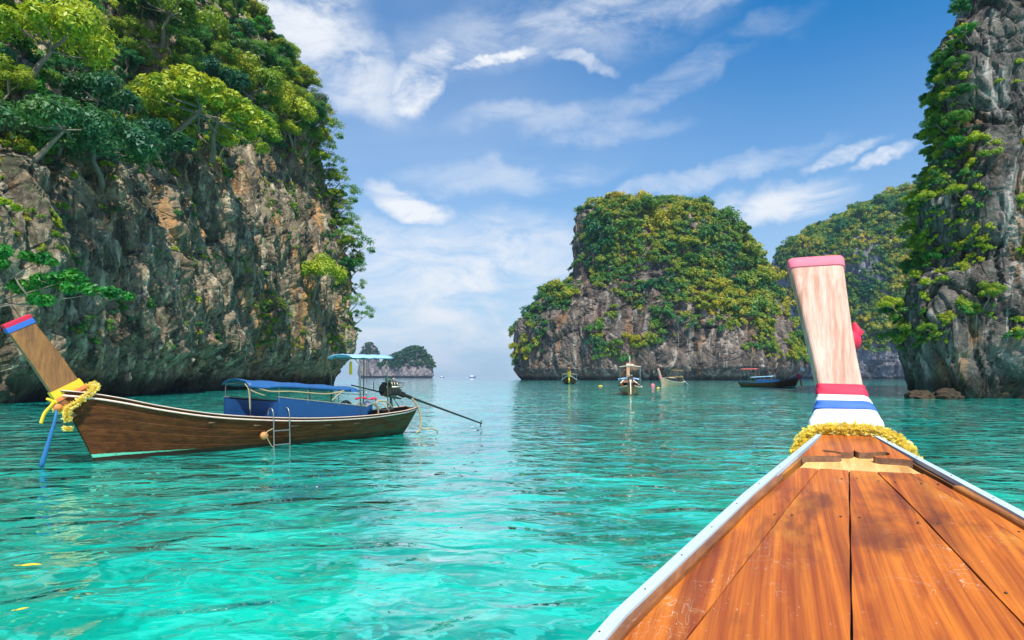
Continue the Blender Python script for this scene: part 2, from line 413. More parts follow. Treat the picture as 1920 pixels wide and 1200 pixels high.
def ring_rock(name, yc, rows, zpx, depth_k, mat, n_ang, n_z, feat, amp, seed, label, expo=1.0, shear=0.0, ymin_front=None, flute=.7, depth_min=.12, dz=(0, 0)):
    """a rock whose outline is given as rows (y, x left, x right) of the photo at distance yc"""
    ys = np.array([r[0] for r in rows], float); zs = (HY - ys) / F * yc + CAMZ
    xl = (np.array([r[1] for r in rows]) - CX) / F * yc; xr = (np.array([r[2] for r in rows]) - CX) / F * yc
    o = np.argsort(zs); zs, xl, xr = zs[o], xl[o], xr[o]
    zs = np.r_[-5, zs]; xl = np.r_[xl[0], xl]; xr = np.r_[xr[0], xr]
    z = np.linspace(-4, zs[-1], n_z); L = np.interp(z, zs, xl); R = np.interp(z, zs, xr)
    ker = np.ones(5) / 5; L = np.convolve(np.pad(L, 2, 'edge'), ker, 'valid'); R = np.convolve(np.pad(R, 2, 'edge'), ker, 'valid')
    a = (R - L) / 2; c = (R + L) / 2; b = depth_k * (xr - xl).max() / 2 * np.maximum((a / a.max()) ** .8, depth_min)
    # more samples on the side that faces the bay
    th = np.linspace(0, 1, n_ang, endpoint=False); th = th + .13 * np.sin(2 * PI * th + PI / 2 + PI) * 0
    ang = 2 * PI * th; ang = ang + .55 * np.cos(ang)          # denser near -Y (ang = -pi/2)
    ca, sa = np.cos(ang), np.sin(ang)
    sx = np.sign(ca) * np.abs(ca) ** expo; sy = np.sign(sa) * np.abs(sa) ** expo
    # close the top with extra shrinking levels
    K = 10; k = np.linspace(0, 1, K + 1)[1:]
    z = np.r_[z, z[-1] + k * dz[0]]; shrink = np.r_[np.ones(n_z), np.sqrt(np.maximum(1 - k ** 2, 0)) * .999 + .001]
    a = np.r_[a, np.full(K, a[-1])] * shrink; b = np.r_[b, np.full(K, b[-1])] * shrink; c = np.r_[c, np.full(K, c[-1])]
    X = c[None] + sx[:, None] * a[None]; Y = sy[:, None] * b[None]
    X = X + Y * shear; Y = Y + yc
    P = np.stack([X, Y, np.broadcast_to(z, X.shape)], -1)
    N = np.stack([np.broadcast_to(ca[:, None], X.shape), np.broadcast_to(sa[:, None], X.shape), np.full(X.shape, .35)], -1)
    N /= np.linalg.norm(N, axis=-1, keepdims=True)
    d = rock_disp(P, feat, amp, seed, flute)
    zr = np.clip(P[..., 2] / (zs[-1] * .06), 0, 1); notch = -(1 - zr) * amp * .9    # wave-cut notch
    return finish_rock(name, P, True, mat, d + notch * (P[..., 2] < zs[-1] * .06), N, label)

mid_rows = [(714, 972, 1490), (700, 968, 1492), (670, 966, 1490), (640, 966, 1484), (615, 972, 1476), (590, 990, 1464), (565, 1010, 1452), (548, 1035, 1444),
            (535, 1062, 1437), (528, 1074, 1433), (500, 1078, 1420), (470, 1078, 1400), (450, 1080, 1380), (432, 1082, 1358), (415, 1086, 1335), (405, 1098, 1315), (398, 1125, 1295)]
ring_rock('middle_island', 430, mid_rows, None, .62, R_isle, 620, 330, 20, 6.0, 5, 'steep forested limestone island in the middle of the bay mouth', .85, depth_min=.18, dz=(4, 0))
hill_rows = [(711, 1466, 1990), (650, 1462, 1980), (560, 1460, 1970), (490, 1462, 1960), (470, 1474, 1955), (450, 1500, 1950), (430, 1530, 1945), (410, 1570, 1940), (392, 1608, 1935), (376, 1650, 1930), (362, 1690, 1920), (352, 1735, 1900)]
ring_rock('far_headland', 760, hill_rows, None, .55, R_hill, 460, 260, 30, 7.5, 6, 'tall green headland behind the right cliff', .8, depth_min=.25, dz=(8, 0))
right_rows = [(744, 1738, 2900), (734, 1732, 2900), (722, 1718, 2900), (700, 1720, 2900), (670, 1724, 2900), (633, 1722, 2900), (600, 1726, 2900), (570, 1738, 2900), (535, 1772, 2900), (500, 1756, 2900), (450, 1748, 2900), (412, 1755, 2900),
              (370, 1772, 2900), (317, 1788, 2900), (260, 1784, 2900), (200, 1781, 2900), (150, 1816, 2900), (60, 1834, 2900), (0, 1838, 2900), (-150, 1856, 2900), (-300, 1896, 2900), (-420, 1966, 2900)]
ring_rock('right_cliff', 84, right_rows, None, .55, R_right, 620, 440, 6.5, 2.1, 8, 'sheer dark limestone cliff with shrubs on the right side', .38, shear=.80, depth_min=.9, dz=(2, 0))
isl_a = [(708, 672, 712), (690, 674, 710), (670, 677, 709), (655, 682, 705), (648, 687, 700)]
isl_b = [(708, 700, 812), (695, 702, 813), (680, 722, 810), (668, 738, 802), (660, 758, 795), (656, 768, 788)]
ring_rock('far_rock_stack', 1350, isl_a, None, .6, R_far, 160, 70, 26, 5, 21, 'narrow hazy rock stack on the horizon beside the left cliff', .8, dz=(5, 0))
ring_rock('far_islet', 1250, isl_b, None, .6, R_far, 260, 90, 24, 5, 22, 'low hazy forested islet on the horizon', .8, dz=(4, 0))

# ------------------------------------------------------------------ foliage
def leaf_cloud(R, H, nclump, nleaf, leaf, seed, droop=0.0, elong=(1, 1), lump=.34, up=.35):
    g = np.random.default_rng(seed)
    ang = g.uniform(0, 2 * PI, nclump); r = np.sqrt(g.uniform(0, 1, nclump)) * R
    cz = H * np.sqrt(np.maximum(1 - (r / R) ** 2, .02)) * g.uniform(.35, 1.0, nclump) - droop * (r / R) ** 2
    C = np.stack([np.cos(ang) * r * elong[0], np.sin(ang) * r * elong[1], cz], -1)
    cr = R * lump * g.uniform(.6, 1.3, nclump)
    ci = np.repeat(np.arange(nclump), nleaf)
    d = g.normal(size=(len(ci), 3)); d[:, 2] = d[:, 2] * .9 + .30; d /= np.linalg.norm(d, axis=1, keepdims=True)
    P = C[ci] + d * cr[ci][:, None] * g.uniform(.45, 1.08, len(ci))[:, None] * np.array([1, 1, .78])
    n = d + g.normal(size=d.shape) * .42 + np.array([0, 0, up]); n /= np.linalg.norm(n, axis=1, keepdims=True)
    a = np.cross(n, g.normal(size=d.shape)); a /= np.linalg.norm(a, axis=1, keepdims=True); b = np.cross(n, a)
    s = leaf * g.uniform(.55, 1.35, len(ci))[:, None]
    bend = n * s * -.18
    V = np.stack([P - a * s, P - b * s * .42, P + a * s + bend, P + b * s * .42], 1).reshape(-1, 3)
    Fq = np.arange(len(V)).reshape(-1, 4)
    tint = np.repeat(np.clip(g.uniform(0, 1, nclump)[ci] * .8 + g.uniform(0, .2, len(ci)), 0, 1), 4)
    return V, Fq, tint, C
def leaf_mesh(name, mat, *a, **k):
    V, Fq, tint, C = leaf_cloud(*a, **k)
    me = np_mesh(name, V, Fq, mat, True)
    at = me.attributes.new('tint', 'FLOAT', 'POINT'); at.data.foreach_set('value', tint.astype(np.float32))
    return me, C
def trunk_mesh(name, C, R, out, height, rad, nb=7, twig=0):
    """trunk leaves the rock along local +X (out) then rises to the crown centre; limbs run to the clumps"""
    mb = MB(); g = random.Random(hash(name) % 999 if False else len(C) * 7 + nb)
    top = Vector((out, 0, height))
    pts = [Vector((-.6, 0, -.8)), Vector((out * .25, .1 * R * .2, height * .12)), Vector((out * .62, -.1, height * .45)), Vector((out * .9, .05, height * .8)), top]
    mb.tube(pts, [rad * 1.5, rad * 1.1, rad * .85, rad * .65, rad * .5], 7)
    idx = sorted(range(len(C)), key=lambda i: -Vector(C[i]).length)[:nb * 2:2] or [0]
    for i in idx:
        e = top + Vector(C[i]); m = top.lerp(e, .5) + Vector((g.uniform(-.2, .2), g.uniform(-.2, .2), -.12 * R))
        st = pts[3].lerp(top, g.random())
        mb.tube([st, m, e], [rad * .45, rad * .28, rad * .08], 5)
        for _ in range(twig):
            e2 = m + Vector((g.uniform(-1, 1), g.uniform(-1, 1), g.uniform(-.2, .9))) * R * .4
            mb.tube([m, m.lerp(e2, .5) + Vector((0, 0, .1)), e2], [rad * .2, rad * .12, rad * .04], 4)
    me = bpy.data.meshes.new(name); me.from_pydata([tuple(p) for p in mb.v], [], mb.f); me.materials.append(M_bark); me.update()
    return me

PROTO = {}
def proto(key, mat, R, H, nc, nl, leaf, seed, out, height, rad, **k):
    cm_, C = leaf_mesh('crown', mat, R, H, nc, nl, leaf, seed, **k)
    cm_.transform(Matrix.Translation((out, 0, height)))
    PROTO[key] = (cm_, trunk_mesh('trunk', C, R, out, height, rad))
for i in range(4):
    proto('forest%d' % i, L_forest, 2.7, 2.1 + .25 * i, 19, 320, .15, 100 + i, 1.8, 1.7 + .3 * i, .15)
proto('yellow0', L_yellow, 3.3, 1.7, 46, 190, .15, 131, 2.2, 2.2, .17, droop=1.3, lump=.17, elong=(.9, 1.25))
proto('yellow1', L_yellow, 2.3, 2.0, 16, 320, .14, 132, 1.6, 1.7, .14)
proto('teal0', L_teal, 2.8, 1.3, 18, 300, .16, 141, 1.8, 1.9, .15, droop=.5)
proto('teal1', L_teal, 2.2, 1.2, 15, 300, .16, 142, 1.4, 2.0, .13)
proto('grey0', L_grey, 2.0, 2.0, 14, 300, .11, 151, 1.2, 2.0, .13)
proto('bright0', L_bright, 2.2, 1.2, 13, 280, .16, 161, 1.5, 1.5, .12)
proto('sparse0', L_forest, 2.6, 2.2, 14, 100, .14, 171, 2.2, 1.8, .12, lump=.24)
proto('sparse1', L_forest, 2.2, 1.9, 12, 100, .14, 172, 1.8, 1.4, .10, lump=.24)
# simple one-mesh crowns for the islands far out
ISLE = [leaf_mesh('island_tree', L_isle, 4.2, 3.6, 13, 60, .62, 200 + i, lump=.40, up=.5)[0] for i in range(5)]
# bushes scattered as undergrowth
def bush_obj(name, mat, *a, **k):
    me, _ = leaf_mesh(name, mat, *a, **k); return bpy.data.objects.new(name, me)
B_near = [bush_obj('undergrowth_bush', L_forest, .95, .6, 8, 90, .12, 300 + i) for i in range(3)] + [bush_obj('undergrowth_bush', L_teal, .9, .5, 7, 90, .12, 305), bush_obj('undergrowth_bush', L_yellow, .9, .6, 8, 90, .11, 306)]
B_isle = [bush_obj('undergrowth_bush', L_isle, 3.2, 2.2, 8, 44, .55, 310 + i, lump=.42, up=.5) for i in range(3)]
B_far = [bush_obj('undergrowth_bush', L_far, 7.0, 4.0, 8, 20, 1.6, 320 + i) for i in range(2)]

def project(P):
    return CX + F * P[..., 0] / P[..., 1], HY - F * (P[..., 2] - CAMZ) / P[..., 1]
def sample(name, n, maskf, mind=0, tries=6):
    """random points on a rock, thinned by a density mask; returns position, normal"""
    t = TERR[name]; P = t['P'].reshape(-1, 3); Nn = t['N'].reshape(-1, 3); A = t['A'].reshape(-1).copy()
    front = (Nn * (np.array([0, 0, CAMZ]) - P)).sum(-1) > -.25 * np.linalg.norm(P, axis=1)
    x, y = project(P)
    wgt = A * np.clip(maskf(P, Nn, x, y), 0, 1) * front * (P[:, 1] > 5)
    wgt /= wgt.sum()
    idx = rng.choice(len(P), size=min(n * tries, int((wgt > 0).sum())), replace=False, p=wgt)
    out = []; cell = {}
    if mind > 0:
        for i in idx:
            p = P[i]; k = tuple((p // mind).astype(int)); ok = True
            for dx in (-1, 0, 1):
                for dy in (-1, 0, 1):
                    for dz_ in (-1, 0, 1):
                        for q in cell.get((k[0] + dx, k[1] + dy, k[2] + dz_), ()):
                            if np.dot(q - p, q - p) < mind * mind: ok = False
            if ok: cell.setdefault(k, []).append(p); out.append(i)
            if len(out) >= n: break
        idx = np.array(out)
    else: idx = idx[:n]
    return P[idx], Nn[idx]

def scatter(name, protos, P, Nn, scl, label, tilt=.5):
    """undergrowth: one object that carries bushes on points"""
    n = len(P); me = bpy.data.meshes.new(name); me.vertices.add(n); me.vertices.foreach_set('co', np.asarray(P, np.float32).ravel())
    up = Nn * tilt + np.array([0, 0, 1 - tilt * .5]); up /= np.linalg.norm(up, axis=1, keepdims=True)
    rot = np.zeros((n, 3), np.float32)
    rz = rng.uniform(0, 2 * PI, n)
    for i in range(n):
        q = Vector(up[i]).to_track_quat('Z', 'Y') @ Matrix.Rotation(rz[i], 3, 'Z').to_quaternion()
        rot[i] = q.to_euler()
    for nm, ty, d in (('rot', 'FLOAT_VECTOR', rot.ravel()), ('scl', 'FLOAT', np.asarray(scl, np.float32))):
        at = me.attributes.new(nm, ty, 'POINT'); at.data.foreach_set('vector' if ty == 'FLOAT_VECTOR' else 'value', d)
    at = me.attributes.new('pick', 'INT', 'POINT'); at.data.foreach_set('value', rng.integers(0, len(protos), n).astype(np.int32))
    o = link(bpy.data.objects.new(name, me)); tag(o, label, 'undergrowth', None, 'stuff')
    ng = bpy.data.node_groups.new(name, 'GeometryNodeTree')
    ng.interface.new_socket('Geometry', in_out='INPUT', socket_type='NodeSocketGeometry'); ng.interface.new_socket('Geometry', in_out='OUTPUT', socket_type='NodeSocketGeometry')
    N_ = ng.nodes; L_ = ng.links; gi = N_.new('NodeGroupInput'); go = N_.new('NodeGroupOutput'); jn = N_.new('GeometryNodeJoinGeometry')
    def na(nm, ty):
        a = N_.new('GeometryNodeInputNamedAttribute'); a.data_type = ty; a.inputs['Name'].default_value = nm; return a.outputs['Attribute']
    r_, s_, k_ = na('rot', 'FLOAT_VECTOR'), na('scl', 'FLOAT'), na('pick', 'INT')
    for i, pr in enumerate(protos):
        c = N_.new('FunctionNodeCompare'); c.data_type = 'INT'; c.operation = 'EQUAL'; L_.new(k_, c.inputs[2]); c.inputs[3].default_value = i
        oi = N_.new('GeometryNodeObjectInfo'); oi.inputs[0].default_value = pr
        ip = N_.new('GeometryNodeInstanceOnPoints')
        L_.new(gi.outputs[0], ip.inputs['Points']); L_.new(c.outputs[0], ip.inputs['Selection']); L_.new(oi.outputs['Geometry'], ip.inputs['Instance'])
        L_.new(r_, ip.inputs['Rotation']); L_.new(s_, ip.inputs['Scale']); L_.new(ip.outputs[0], jn.inputs[0])
    L_.new(jn.outputs[0], go.inputs[0])
    md = o.modifiers.new('scatter', 'NODES'); md.node_group = ng
    return o

def lerp_tab(x, tab): return np.interp(x, [a for a, b in tab], [b for a, b in tab])
def pn(P, s, seed): return fbm(P / s, 3, seed)

# where plants grow on the left cliff (forest edge measured on the rock as seen)
def left_mask(P, Nn, x, y):
    edge = lerp_tab(x, [(-400, 330), (0, 335), (150, 300), (330, 305), (420, 285), (560, 275), (600, 330), (640, 480), (700, 600)])
    m = np.clip((edge - y + pn(P, 9, 3) * 70) / 70 + .45, 0, 1) ** 1.5
    m = np.where((x > 600) & (y < 640) & (y > 250), np.maximum(m, .9 * (x > lerp_tab(y, [(250, 590), (400, 632), (640, 672)]) )), m)
    m = m * np.where((y < 250) & (pn(P, 6, 5) > .35), .25, 1)
    return m
def left_rock_mask(P, Nn, x, y):
    return np.where((y > 290) & (y < 660) & (P[:, 2] > 5), np.clip((pn(P, 5, 8) - .05) * 3, 0, 1) * np.where(x > 480, 1.0, .45), 0)
def right_mask(P, Nn, x, y):
    face = lerp_tab(y, [(0, 1800), (150, 1800), (200, 1812), (320, 1835), (420, 1870), (480, 1880), (540, 1740), (800, 1700)])
    m = np.where(x < face + pn(P, 5, 2) * 45, 1.0, 0.0) * (y < 545)
    m = np.maximum(m, ((y > 575) & (y < 650) & (x < 1775)) * .9)
    m = np.maximum(m, ((x > 1850) & (y > 110) & (y < 480)) * np.clip((pn(P, 4, 9) - .0) * 2.5, 0, 1) * .5)
    m = np.maximum(m, ((y > 470) & (y < 680)) * np.clip((pn(P, 3, 9) - .22) * 2, 0, .4))
    m = np.where(y < 0, .5, m)
    return m * (P[:, 2] > 4.5)
def mid_mask(P, Nn, x, y):
    edge = lerp_tab(x, [(960, 590), (1000, 575), (1060, 560), (1100, 535), (1200, 550), (1300, 560), (1400, 610), (1480, 690)])
    m = np.clip((edge - y) / 25 + pn(P, 25, 4) * 2.2 + .5, 0, 1)
    m = m * np.where((x < 1120) & (y < 540) & (y > 400) & (x < 1095 + (y - 400) * .12), .12, 1)
    m = m * np.clip(1.15 - np.clip(pn(P, 16, 6) - .16, 0, 1) * 5, .05, 1)
    m = np.maximum(m, np.where((y < 690), np.clip((pn(P, 18, 12) - .18) * 3, 0, .35), 0))
    return m * (P[:, 2] > 12)
def hill_mask(P, Nn, x, y):
    m = np.clip((lerp_tab(x, [(1450, 460), (1490, 560), (1520, 640), (1580, 640), (1700, 650)]) - y) / 20 + .5 + pn(P, 30, 4), 0, 1)
    m = m * np.clip(1.1 - np.clip(pn(P, 24, 7) - .25, 0, 1) * 4, .05, 1)
    return m * (P[:, 2] > 15)

def plant(key, p, n, scale, label, group=None, cat='tree', name='cliff_tree', rz=None):
    cm_, tm_ = PROTO[key]
    a = math.atan2(n[1], n[0]) + random.uniform(-.5, .5) if rz is None else rz
    o = empty(name, tuple(p), a, label, cat, group); o.scale = (scale, scale, scale * random.uniform(.85, 1.1))
    link(bpy.data.objects.new('crown', cm_), o); link(bpy.data.objects.new('trunk', tm_), o)
    return o
def where_left(x, y):
    h = 'high' if y < 120 else ('midway' if y < 260 else 'low')
    return h, ('towards the seaward corner' if x > 480 else ('near the left edge' if x < 160 else 'above the grey rock face'))

# hero trees on the left cliff, each on the spot of rock where it grows
def hit(name, x, y):
    d = Vector(((x - CX) / F, 1, (HY - y) / F)).normalized()
    loc, nrm, _, dist = TERR[name]['tree'].ray_cast(Vector((0, 0, CAMZ)), d)
    return loc, nrm
heroes = [
    ('yellow0', 300, 235, 2.0, 'wide flat-topped yellow-green tree spreading over the middle of the left cliff', 0),
    ('yellow0', 395, 262, 1.7, 'yellow-green tree with drooping outer boughs just right of the widest flat-topped crown', 0),
    ('yellow1', 45, 125, 2.0, 'bushy bright yellow tree at the left edge below the topmost yellow crown', 0),
    ('yellow1', 15, 50, 1.8, 'topmost bright yellow crown at the upper left corner', 0),
    ('yellow1', 105, 75, 1.3, 'small yellow-green crown between the corner crown and the grey-green shrub', 0),
    ('grey0', 155, 160, 1.5, 'round silvery grey-green tree above the teal trees on the left cliff', 0),
    ('teal0', 60, 265, 1.7, 'glossy teal-green tree hanging over the bare rock at the left edge', 0),
    ('teal0', 190, 310, 1.9, 'wide teal tree with layered leaves hanging lowest over the left rock face', 0),
    ('teal1', 165, 215, 1.4, 'dark teal tree tucked under the silvery grey-green tree', 0),
    ('teal1', 395, 180, 1.4, 'blue-green tree behind the widest yellow crown', 0),
    ('teal1', 270, 285, 1.5, 'blue-green tree drooping beneath the wide flat-topped yellow crown', 0),
    ('forest1', 300, 60, 1.5, 'olive tree with a rounded crown high above the widest yellow crown', 0),
    ('forest2', 480, 210, 1.4, 'olive-yellow tree near the corner beside the drooping yellow tree', 0),
    ('yellow1', 548, 245, 1.25, 'golden-green tree leaning out where the forest meets the seaward corner', 0),
    ('yellow1', 585, 530, 1.3, 'pale yellow shrub-like tree alone on the smooth grey rock near the corner', 0),
]
for key, x, y, s_, lab, _ in heroes:
    loc, nrm = hit('left_cliff', x, y + 30)
    if loc is None: continue
    sc_ = s_ * loc.length / 85 if loc.length > 85 else s_ * max(.7, loc.length / 85)
    plant(key, loc, nrm, sc_, lab, None)

ORD = ['high'] + [q + ' high' for q in ('second', 'third', 'fourth', 'fifth', 'sixth', 'seventh', 'eighth', 'ninth', 'tenth', 'eleventh', 'twelfth', 'thirteenth')]
# feathery trees that lean out from the corner against the sky
for i, y in enumerate((238, 262, 290, 322, 352, 380, 405, 430, 455, 482, 510, 540, 575, 600)):
    last = None
    for x in range(560, 720, 4):
        l_, n_ = hit('left_cliff', x, y + 12)
        if l_ is not None and l_.y < 175: last = (l_, n_)
    if last: plant(('sparse0', 'sparse1')[i % 2], last[0] + Vector((-.5, -.5, 0)), last[1], (1.5, 1.9, 1.2, 1.6)[i % 4] * (.75 if y > 520 else 1), f'{ORD[i] if i < 13 else "low"}est feathery tree leaning out from the cliff corner against the sky' if i in (0, 13) else f'{ORD[i]}est feathery tree leaning from the cliff corner, counted from the top', 'feathery trees on the left cliff corner', rz=-.25 + .2 * (i % 3))

# big-leaved bush close by, growing out from a crack of the left cliff
def bush_branch(name, pts_px, dist, nleaf, leaf, mat, label):
    base = Vector(((pts_px[0][0] - CX) / F * dist, dist, (HY - pts_px[0][1]) / F * dist + CAMZ))
    o = empty(name, base, 0, label, 'bush')
    g = np.random.default_rng(5); Vs, Fs, Ts = [], [], []; mb = MB(); prev = Vector((0, 0, 0))
    for i, (x, y, r) in enumerate(pts_px):
        dd = dist - i * .25
        c = Vector(((x - CX) / F * dd, dd, (HY - y) / F * dd + CAMZ)) - base
        V, Fq, tn, C = leaf_cloud(r, r * .45, 7, nleaf, leaf, 400 + i, lump=.42)
        V = V + np.array(c); Fs.append(Fq + sum(len(v) for v in Vs)); Vs.append(V); Ts.append(tn)
        st = Vector((-1.5, .9, -1.0)) if i % 2 else prev
        mb.tube([st, st.lerp(c, .5) + Vector((0, 0, -.35)), c], [.09, .06, .02], 5)
        for q in C[:4]: mb.tube([c, c + Vector(q)], [.03, .01], 4)
        prev = c
    me = np_mesh('foliage', np.vstack(Vs), np.vstack(Fs), mat, True)
    at = me.attributes.new('tint', 'FLOAT', 'POINT'); at.data.foreach_set('value', np.concatenate(Ts).astype(np.float32))
    link(bpy.data.objects.new('foliage', me), o); mb.build('branches', M_bark, o)
    return o
bush_branch('overhanging_bush', [(-60, 540, 1.6), (-10, 500, 1.2), (25, 545, 1.3), (70, 490, 1.0), (85, 530, 1.2), (130, 525, 1.1), (150, 548, 1.0), (190, 550, .9), (222, 556, .7), (60, 565, 1.0), (10, 480, 1.0)],
            43.5, 70, .20, L_bright, 'bright green big-leaved bush reaching out over the bow of the moored boat')
bush_branch('overhanging_bush', [(-30, 375, .9), (5, 382, .6), (25, 390, .4)], 42, 60, .16, L_yellow, 'small yellow-green bough poking in at the left edge below the forest')

# bare dead tree at the corner
def dead_tree(x, y, dist, size, label):
    base = Vector(((x - CX) / F * dist, dist, (HY - y) / F * dist + CAMZ)); mb = MB(); g = random.Random(4)
    def grow(p, d, l, r, k):
        e = p + d * l; m = p.lerp(e, .5) + Vector((g.uniform(-.1, .1), g.uniform(-.1, .1), g.uniform(-.1, .1))) * l
        mb.tube([p, m, e], [r, r * .8, r * .6], 5, cap=False)
        if k > 0:
            for _ in range(3): grow(e if g.random() < .6 else m, (d + Vector((g.uniform(-.8, .8), g.uniform(-.8, .8), g.uniform(-.5, .8)))).normalized(), l * .68, r * .55, k - 1)
    grow(Vector((-1.8, 0, -1.2)) * size, Vector((.8, 0, .6)).normalized(), 1.7 * size, .09 * size, 4)
    o = mb.build('dead_tree', M_deadwood); o.location = base; tag(o, label, 'tree')
dead_tree(607, 205, 138, 2.0, 'leafless dead tree sticking out against the sky at the cliff corner')

TONE = {'forest': 'olive-green', 'yellow': 'yellow-green', 'teal': 'blue-green', 'bright': 'fresh green', 'sparse': 'thin-leaved', 'grey': 'grey-green'}
def plant_many(terr, n, maskf, mind, keys, sfun, groupname, whererule, name='cliff_tree'):
    P, Nn = sample(terr, n, maskf, mind)
    X, Y = project(P)
    for p, nn, x, y in zip(P, Nn, X, Y):
        key = random.choice(keys); s = sfun(p) * random.uniform(.75, 1.25)
        wr = whererule(x, y)
        q = s / sfun(p); sz = 'small' if q < .92 else ('medium' if q < 1.08 else 'large'); tn = TONE[key.rstrip('0123456789')]
        plant(key, p, nn, s, f"{sz} {tn} tree {wr}", f"{sz} {tn} trees {wr}", name=name)
def wl(x, y):
    h = 'high' if y < 130 else ('halfway up' if y < 260 else 'low in the forest')
    c = 'by its seaward corner' if x > 470 else ('by the left edge' if x < 170 else 'above bare rock')
    return f'{h} on the left cliff {c}'
frame = lambda x, y, mx=40: ((x > -mx) & (x < 1920 + mx) & (y > -60))
plant_many('left_cliff', 100, lambda P, Nn, x, y: left_mask(P, Nn, x, y) * frame(x, y) * (x < 570), 3.0,
           ['forest0', 'forest1', 'forest2', 'forest3', 'teal0', 'teal1', 'forest0', 'sparse0', 'bright0'], lambda p: .66 + max(0, p[1] - 60) * .005, 'l', wl)
plant_many('left_cliff', 60, lambda P, Nn, x, y: left_mask(P, Nn, x, y) * frame(x, y) * (x > 520), 2.4,
           ['forest1', 'forest2', 'yellow1', 'sparse0', 'sparse1', 'forest3', 'yellow1'], lambda p: .95, 'l', wl)
def wrr(x, y):
    h = 'at the top' if y < 150 else ('on the upper ledges' if y < 330 else ('on the middle ledges' if y < 520 else 'on the low ledges'))
    return f'{h} of the right cliff ' + ('at its left edge' if x < 1770 else 'on its grey face')
plant_many('right_cliff', 110, lambda P, Nn, x, y: right_mask(P, Nn, x, y) * frame(x, y), 1.5,
           ['forest0', 'forest1', 'forest2', 'yellow1', 'yellow0', 'yellow1', 'bright0', 'forest3'], lambda p: .44, 'r', wrr)

def isle_many(terr, n, maskf, mind, sfun, wherefn, name='island_tree'):
    P, Nn = sample(terr, n, maskf, mind, 10)
    X, Y = project(P)
    for p, nn, x, y in zip(P, Nn, X, Y):
        o = link(bpy.data.objects.new(name, random.choice(ISLE)))
        o.location = (p[0] + nn[0] * 1.2, p[1] + nn[1] * 1.2, p[2] + .6); q = random.choice((.6, .75, .9, 1.1, 1.4, 1.75)); s = sfun(p) * q; sz = 'small' if q < .8 else ('medium' if q < 1.2 else 'large')
        o.scale = (s, s, s * random.uniform(.8, 1.2)); o.rotation_euler = (random.uniform(-.2, .2) - nn[1] * .25, nn[0] * .25, random.uniform(0, 6.28))
        wr = wherefn(x, y); tag(o, f'{sz} bushy green tree {wr}', 'tree', f'{sz} trees {wr}')
def wm(x, y):
    if y < 420: a = 'on the summit'
    elif y < 560: a = 'on the upper slope'
    else: a = 'on the lower slope'
    if x < 1068: return 'on the left shoulder of the middle island'
    return a + ' of the middle island ' + ('near its right flank' if x > 1330 else ('at its left side' if x < 1180 else 'in its centre'))
isle_many('middle_island', 170, lambda P, Nn, x, y: mid_mask(P, Nn, x, y), 6.5, lambda p: 1.0, wm)
def wh(x, y): return ('along the crest' if y < lerp_tab(x, [(1450, 470), (1600, 405), (1720, 365)]) + 20 else 'on the slope') + ' of the far headland ' + ('left of the bow post' if x < 1490 else 'beyond the bow post')
isle_many('far_headland', 130, lambda P, Nn, x, y: hill_mask(P, Nn, x, y) * (x < 1740), 9, lambda p: 1.35, wh)

def scat(name, terr, protos, n, maskf, smin, smax, label, tilt=.5):
    P, Nn = sample(terr, n, maskf, 0, 1)
    scatter(name, protos, P, Nn, rng.uniform(smin, smax, len(P)), label, tilt)
scat('cliff_undergrowth', 'left_cliff', B_near, 7500, left_mask, .45, 1.7, 'dense shrubs and creepers filling the forest on the left cliff')
scat('rock_creepers', 'left_cliff', B_near, 750, left_rock_mask, .3, .85, 'scattered tufts and creepers rooted on the bare left rock face')
scat('cliff_undergrowth', 'right_cliff', B_near + B_near[-1:] * 2, 3800, right_mask, .4, 1.0, 'shrubs and tufts clinging to the right cliff')
scat('island_undergrowth', 'middle_island', B_isle, 2600, mid_mask, .35, 1.3, 'dense low forest covering the middle island')
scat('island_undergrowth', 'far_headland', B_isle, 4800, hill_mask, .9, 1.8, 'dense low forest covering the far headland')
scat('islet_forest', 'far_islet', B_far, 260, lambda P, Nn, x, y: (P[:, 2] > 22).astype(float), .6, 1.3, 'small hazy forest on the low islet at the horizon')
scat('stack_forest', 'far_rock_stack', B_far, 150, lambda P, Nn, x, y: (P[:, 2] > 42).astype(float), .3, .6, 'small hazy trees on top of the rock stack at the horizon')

# boulders at the foot of the right cliff
def boulder(x, y, r, seed, label):
    yb = F * CAMZ / (y + 16.5 - HY); X = (x - CX) / F * yb
    bm = bmesh.new(); bmesh.ops.create_icosphere(bm, subdivisions=5, radius=1)
    V = np.array([v.co[:] for v in bm.verts]); d = 1 + fbm(V * 1.7 + seed, 4, seed) * .35 + ridged(V * 3 + seed, 2, seed) * .08
    for v, k in zip(bm.verts, d): v.co = v.co * k; v.co.z *= .62
    me = bpy.data.meshes.new('boulder'); bm.to_mesh(me); bm.free(); me.materials.append(R_boulder)
    o = link(bpy.data.objects.new('boulder', me)); o.location = (X, yb, .1); o.scale = (r, r, r); tag(o, label, 'rock')
boulder(1725, 731, 1.25, 3, 'rounded brown boulder in the water below the right cliff, the left one of two')
boulder(1772, 731, 1.45, 9, 'wider brown boulder in the water below the right cliff, right of its neighbour')

